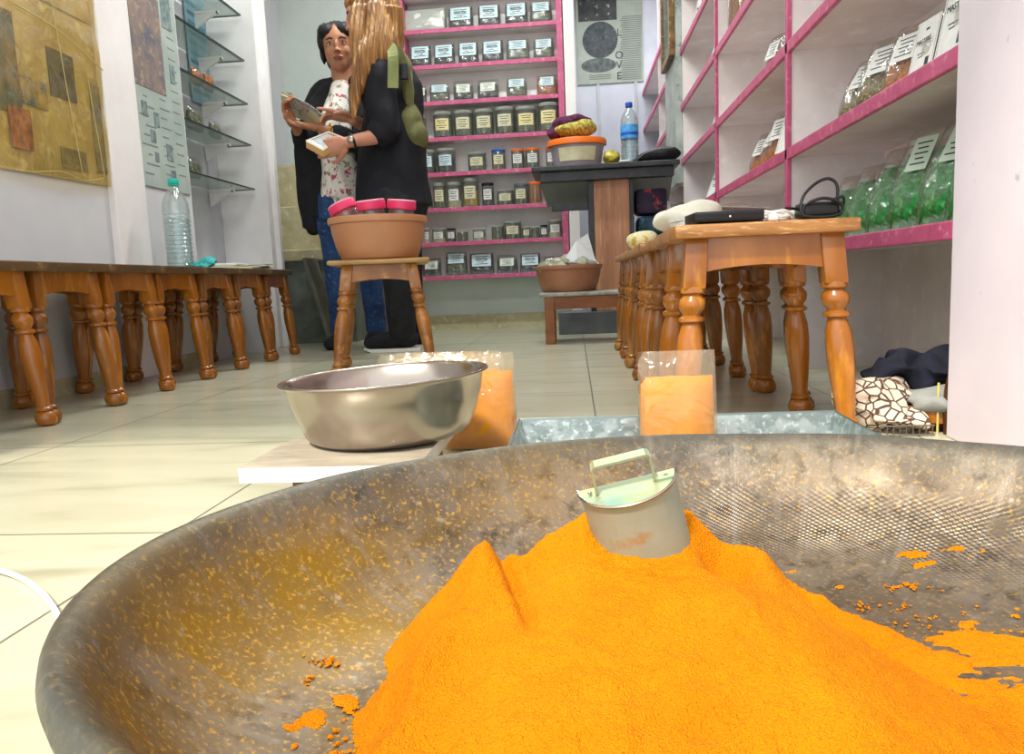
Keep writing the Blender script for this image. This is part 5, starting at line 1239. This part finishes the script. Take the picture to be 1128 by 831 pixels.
# wrist watch
def ring(bm, c, axis, r, t_, n=24):
    ax_ = V(axis).normalized(); u = ax_.orthogonal().normalized(); w = ax_.cross(u); tube(bm, [V(c) + u * r * cos(2 * pi * k / n) + w * r * sin(2 * pi * k / n) for k in range(n + 1)], t_, 8)
bm = B(); ring(bm, wA + (eA - wA) * .12, eA - wA, .032, .006); w_ = finish('watch_strap', bm, BLACK, pA, True); bm = B(); ell(bm, wA + (eA - wA) * .12 + V((0, -.034, .0)), (.017, .006, .017)); finish('watch_face', bm, STEEL, w_, True)
# backpack (carried, own thing)
bp_ = thing('backpack', 'olive canvas backpack worn on the back of the blonde woman', 'backpack', (0, 0, 0))
bm = B()
for (px, py, rx, ry, rz_) in [(452, 140, .065, .12, .13), (458, 150, .06, .11, .08), (450, 105, .045, .11, .12), (446, 75, .035, .09, .07)]: ell(bm, Ap(px, py, YA - .0), (rx, ry, rz_), None, 20, 14)
fuse('bag_body', bm, OLIVE, bp_, .008, 2, fn=lambda p: p + V((noise.noise(p * 12), noise.noise(p * 12 + V((3, 0, 0))), 0)) * .010)
def strap(name, pts, w, m_, parent, nrm=V((0, -1, 0))):
    bm = B(); P = smooth_path(pts, 5); vs = []
    for i, p in enumerate(P):
        t_ = (P[min(i + 1, len(P) - 1)] - P[max(i - 1, 0)]).normalized(); s_ = t_.cross(nrm).normalized() * w / 2
        vs.append([bm.verts.new(p + s_ * a + nrm * b) for a, b in ((-1, -.003), (1, -.003), (1, .004), (-1, .004))])
    for a, b in zip(vs, vs[1:]):
        for k in range(4): bm.faces.new((a[k], a[(k + 1) % 4], b[(k + 1) % 4], b[k]))
    bm.faces.new(vs[0]); bm.faces.new(vs[-1]); return finish(name, bm, m_, parent)
strap('shoulder_strap', [Ap(428, 58, YA - .06), Ap(430, 52, YA - .15), Ap(433, 62, YA - .245), Ap(433, 97, YA - .245)], .05, mat('pale_olive_strap', '8C9460', .8, c2='79814F', scale=10), bp_)
strap('shoulder_strap', [Ap(437, 52, YA - .16), Ap(444, 66, YA - .175), Ap(450, 92, YA - .15), Ap(452, 115, YA - .12)], .035, OLIVE, bp_)
bm = B(); q_ = Ap(445, 79, YA - .20); box(bm, q_.x - .02, q_.x + .02, q_.y - .012, q_.y + .012, q_.z - .035, q_.z + .035, .004); finish('buckle', bm, BLACK, bp_)
# small book in her hand
bk = thing('booklet', 'small white booklet with pale blue label held by the blonde woman', 'booklet', (0, 0, 0))
bm = B(); p0, p1, p2, p3 = Ap(337, 156, 3.50), Ap(362, 146, 3.56), Ap(378, 152, 3.60), Ap(356, 166, 3.53); poly(bm, [p0, p1, p2, p3], (0, 0, .006)); finish('cover', bm, WHITEP, bk)
bm = B(); poly(bm, [p0, p1, p2, p3], (0, 0, -.028)); finish('pages', bm, mat('tan_card', 'B08C50', .6), bk)
bm = B(); c_ = (p0 + p1 + p2 + p3) / 4; poly(bm, [c_ + (p - c_) * .65 + V((0, 0, .0062)) for p in (p0, p1, p2, p3)], (0, 0, .001)); finish('blue_label', bm, LBL, bk)
# towel/black lanyard by shelf post
ln = thing('black_strap', 'black strap with white marks hanging on the left post of the pink shelf', 'strap', (0, 0, 0))
q1, q2 = on_y(461, 162, 5.27), on_y(463, 188, 5.27)
bm = B(); box(bm, q1.x - .018, q1.x + .018, 5.262, 5.275, q2.z, q1.z, .002); finish('strap_body', bm, BLACK, ln)
bm = B(); [box(bm, q1.x - .012, q1.x + .012, 5.2605, 5.262, q2.z + .02 + .026 * k, q2.z + .032 + .026 * k) for k in range(5)]; finish('white_mark', bm, WHITEP, ln)

# ================================================================ LIGHT
w = bpy.data.worlds.new('daylight'); sc.world = w; w.use_nodes = True
bgn = w.node_tree.nodes['Background']; bgn.inputs[0].default_value = (.93, .97, 1.0, 1); bgn.inputs[1].default_value = 1.7
def area(name, loc, rot, size, sy, power, colr):
    l = bpy.data.lights.new(name, 'AREA'); l.shape = 'RECTANGLE'; l.size = size; l.size_y = sy; l.energy = power; l.color = colr
    o = bpy.data.objects.new(name, l); col.objects.link(o); o.location = loc; o.rotation_euler = rot; return o
area('ceiling_tube_light', (-.5, 3.9, 2.96), (0, 0, 0), 1.2, .12, 46, (.94, 1, .97))
area('ceiling_tube_light', (-.5, 2.2, 2.96), (0, 0, 0), 1.2, .12, 22, (.97, 1, .98))
area('ceiling_tube_light', (.3, 6.4, 2.96), (0, 0, 0), .8, .12, 30, (.92, .98, 1))
s = bpy.data.lights.new('sun', 'SUN'); s.energy = 4.6; s.angle = R(6); s.color = (1, .93, .80)
so = bpy.data.objects.new('sun', s); col.objects.link(so)
d = V((.34, .62, -1.0)).normalized(); so.rotation_euler = d.to_track_quat('-Z', 'Y').to_euler()
vs_ = sc.view_settings; sc.display_settings.display_device = 'sRGB'; vs_.view_transform = 'Standard'; vs_.look = 'None'; vs_.gamma = 1; vs_.exposure = .22; vs_.use_curve_mapping = False
# prototypes that ended up unused
for o in list(bpy.data.objects):
    if 'used' in o:
        if o['used'] == 0 and o.parent is None:
            for c in list(o.children): bpy.data.objects.remove(c)
            bpy.data.objects.remove(o); continue
        for k_ in ('used', 'refw', 'refh'):
            if k_ in o: del o[k_]
for o in bpy.data.objects:
    for k_ in ('used', 'refw', 'refh'):
        if k_ in o: del o[k_]
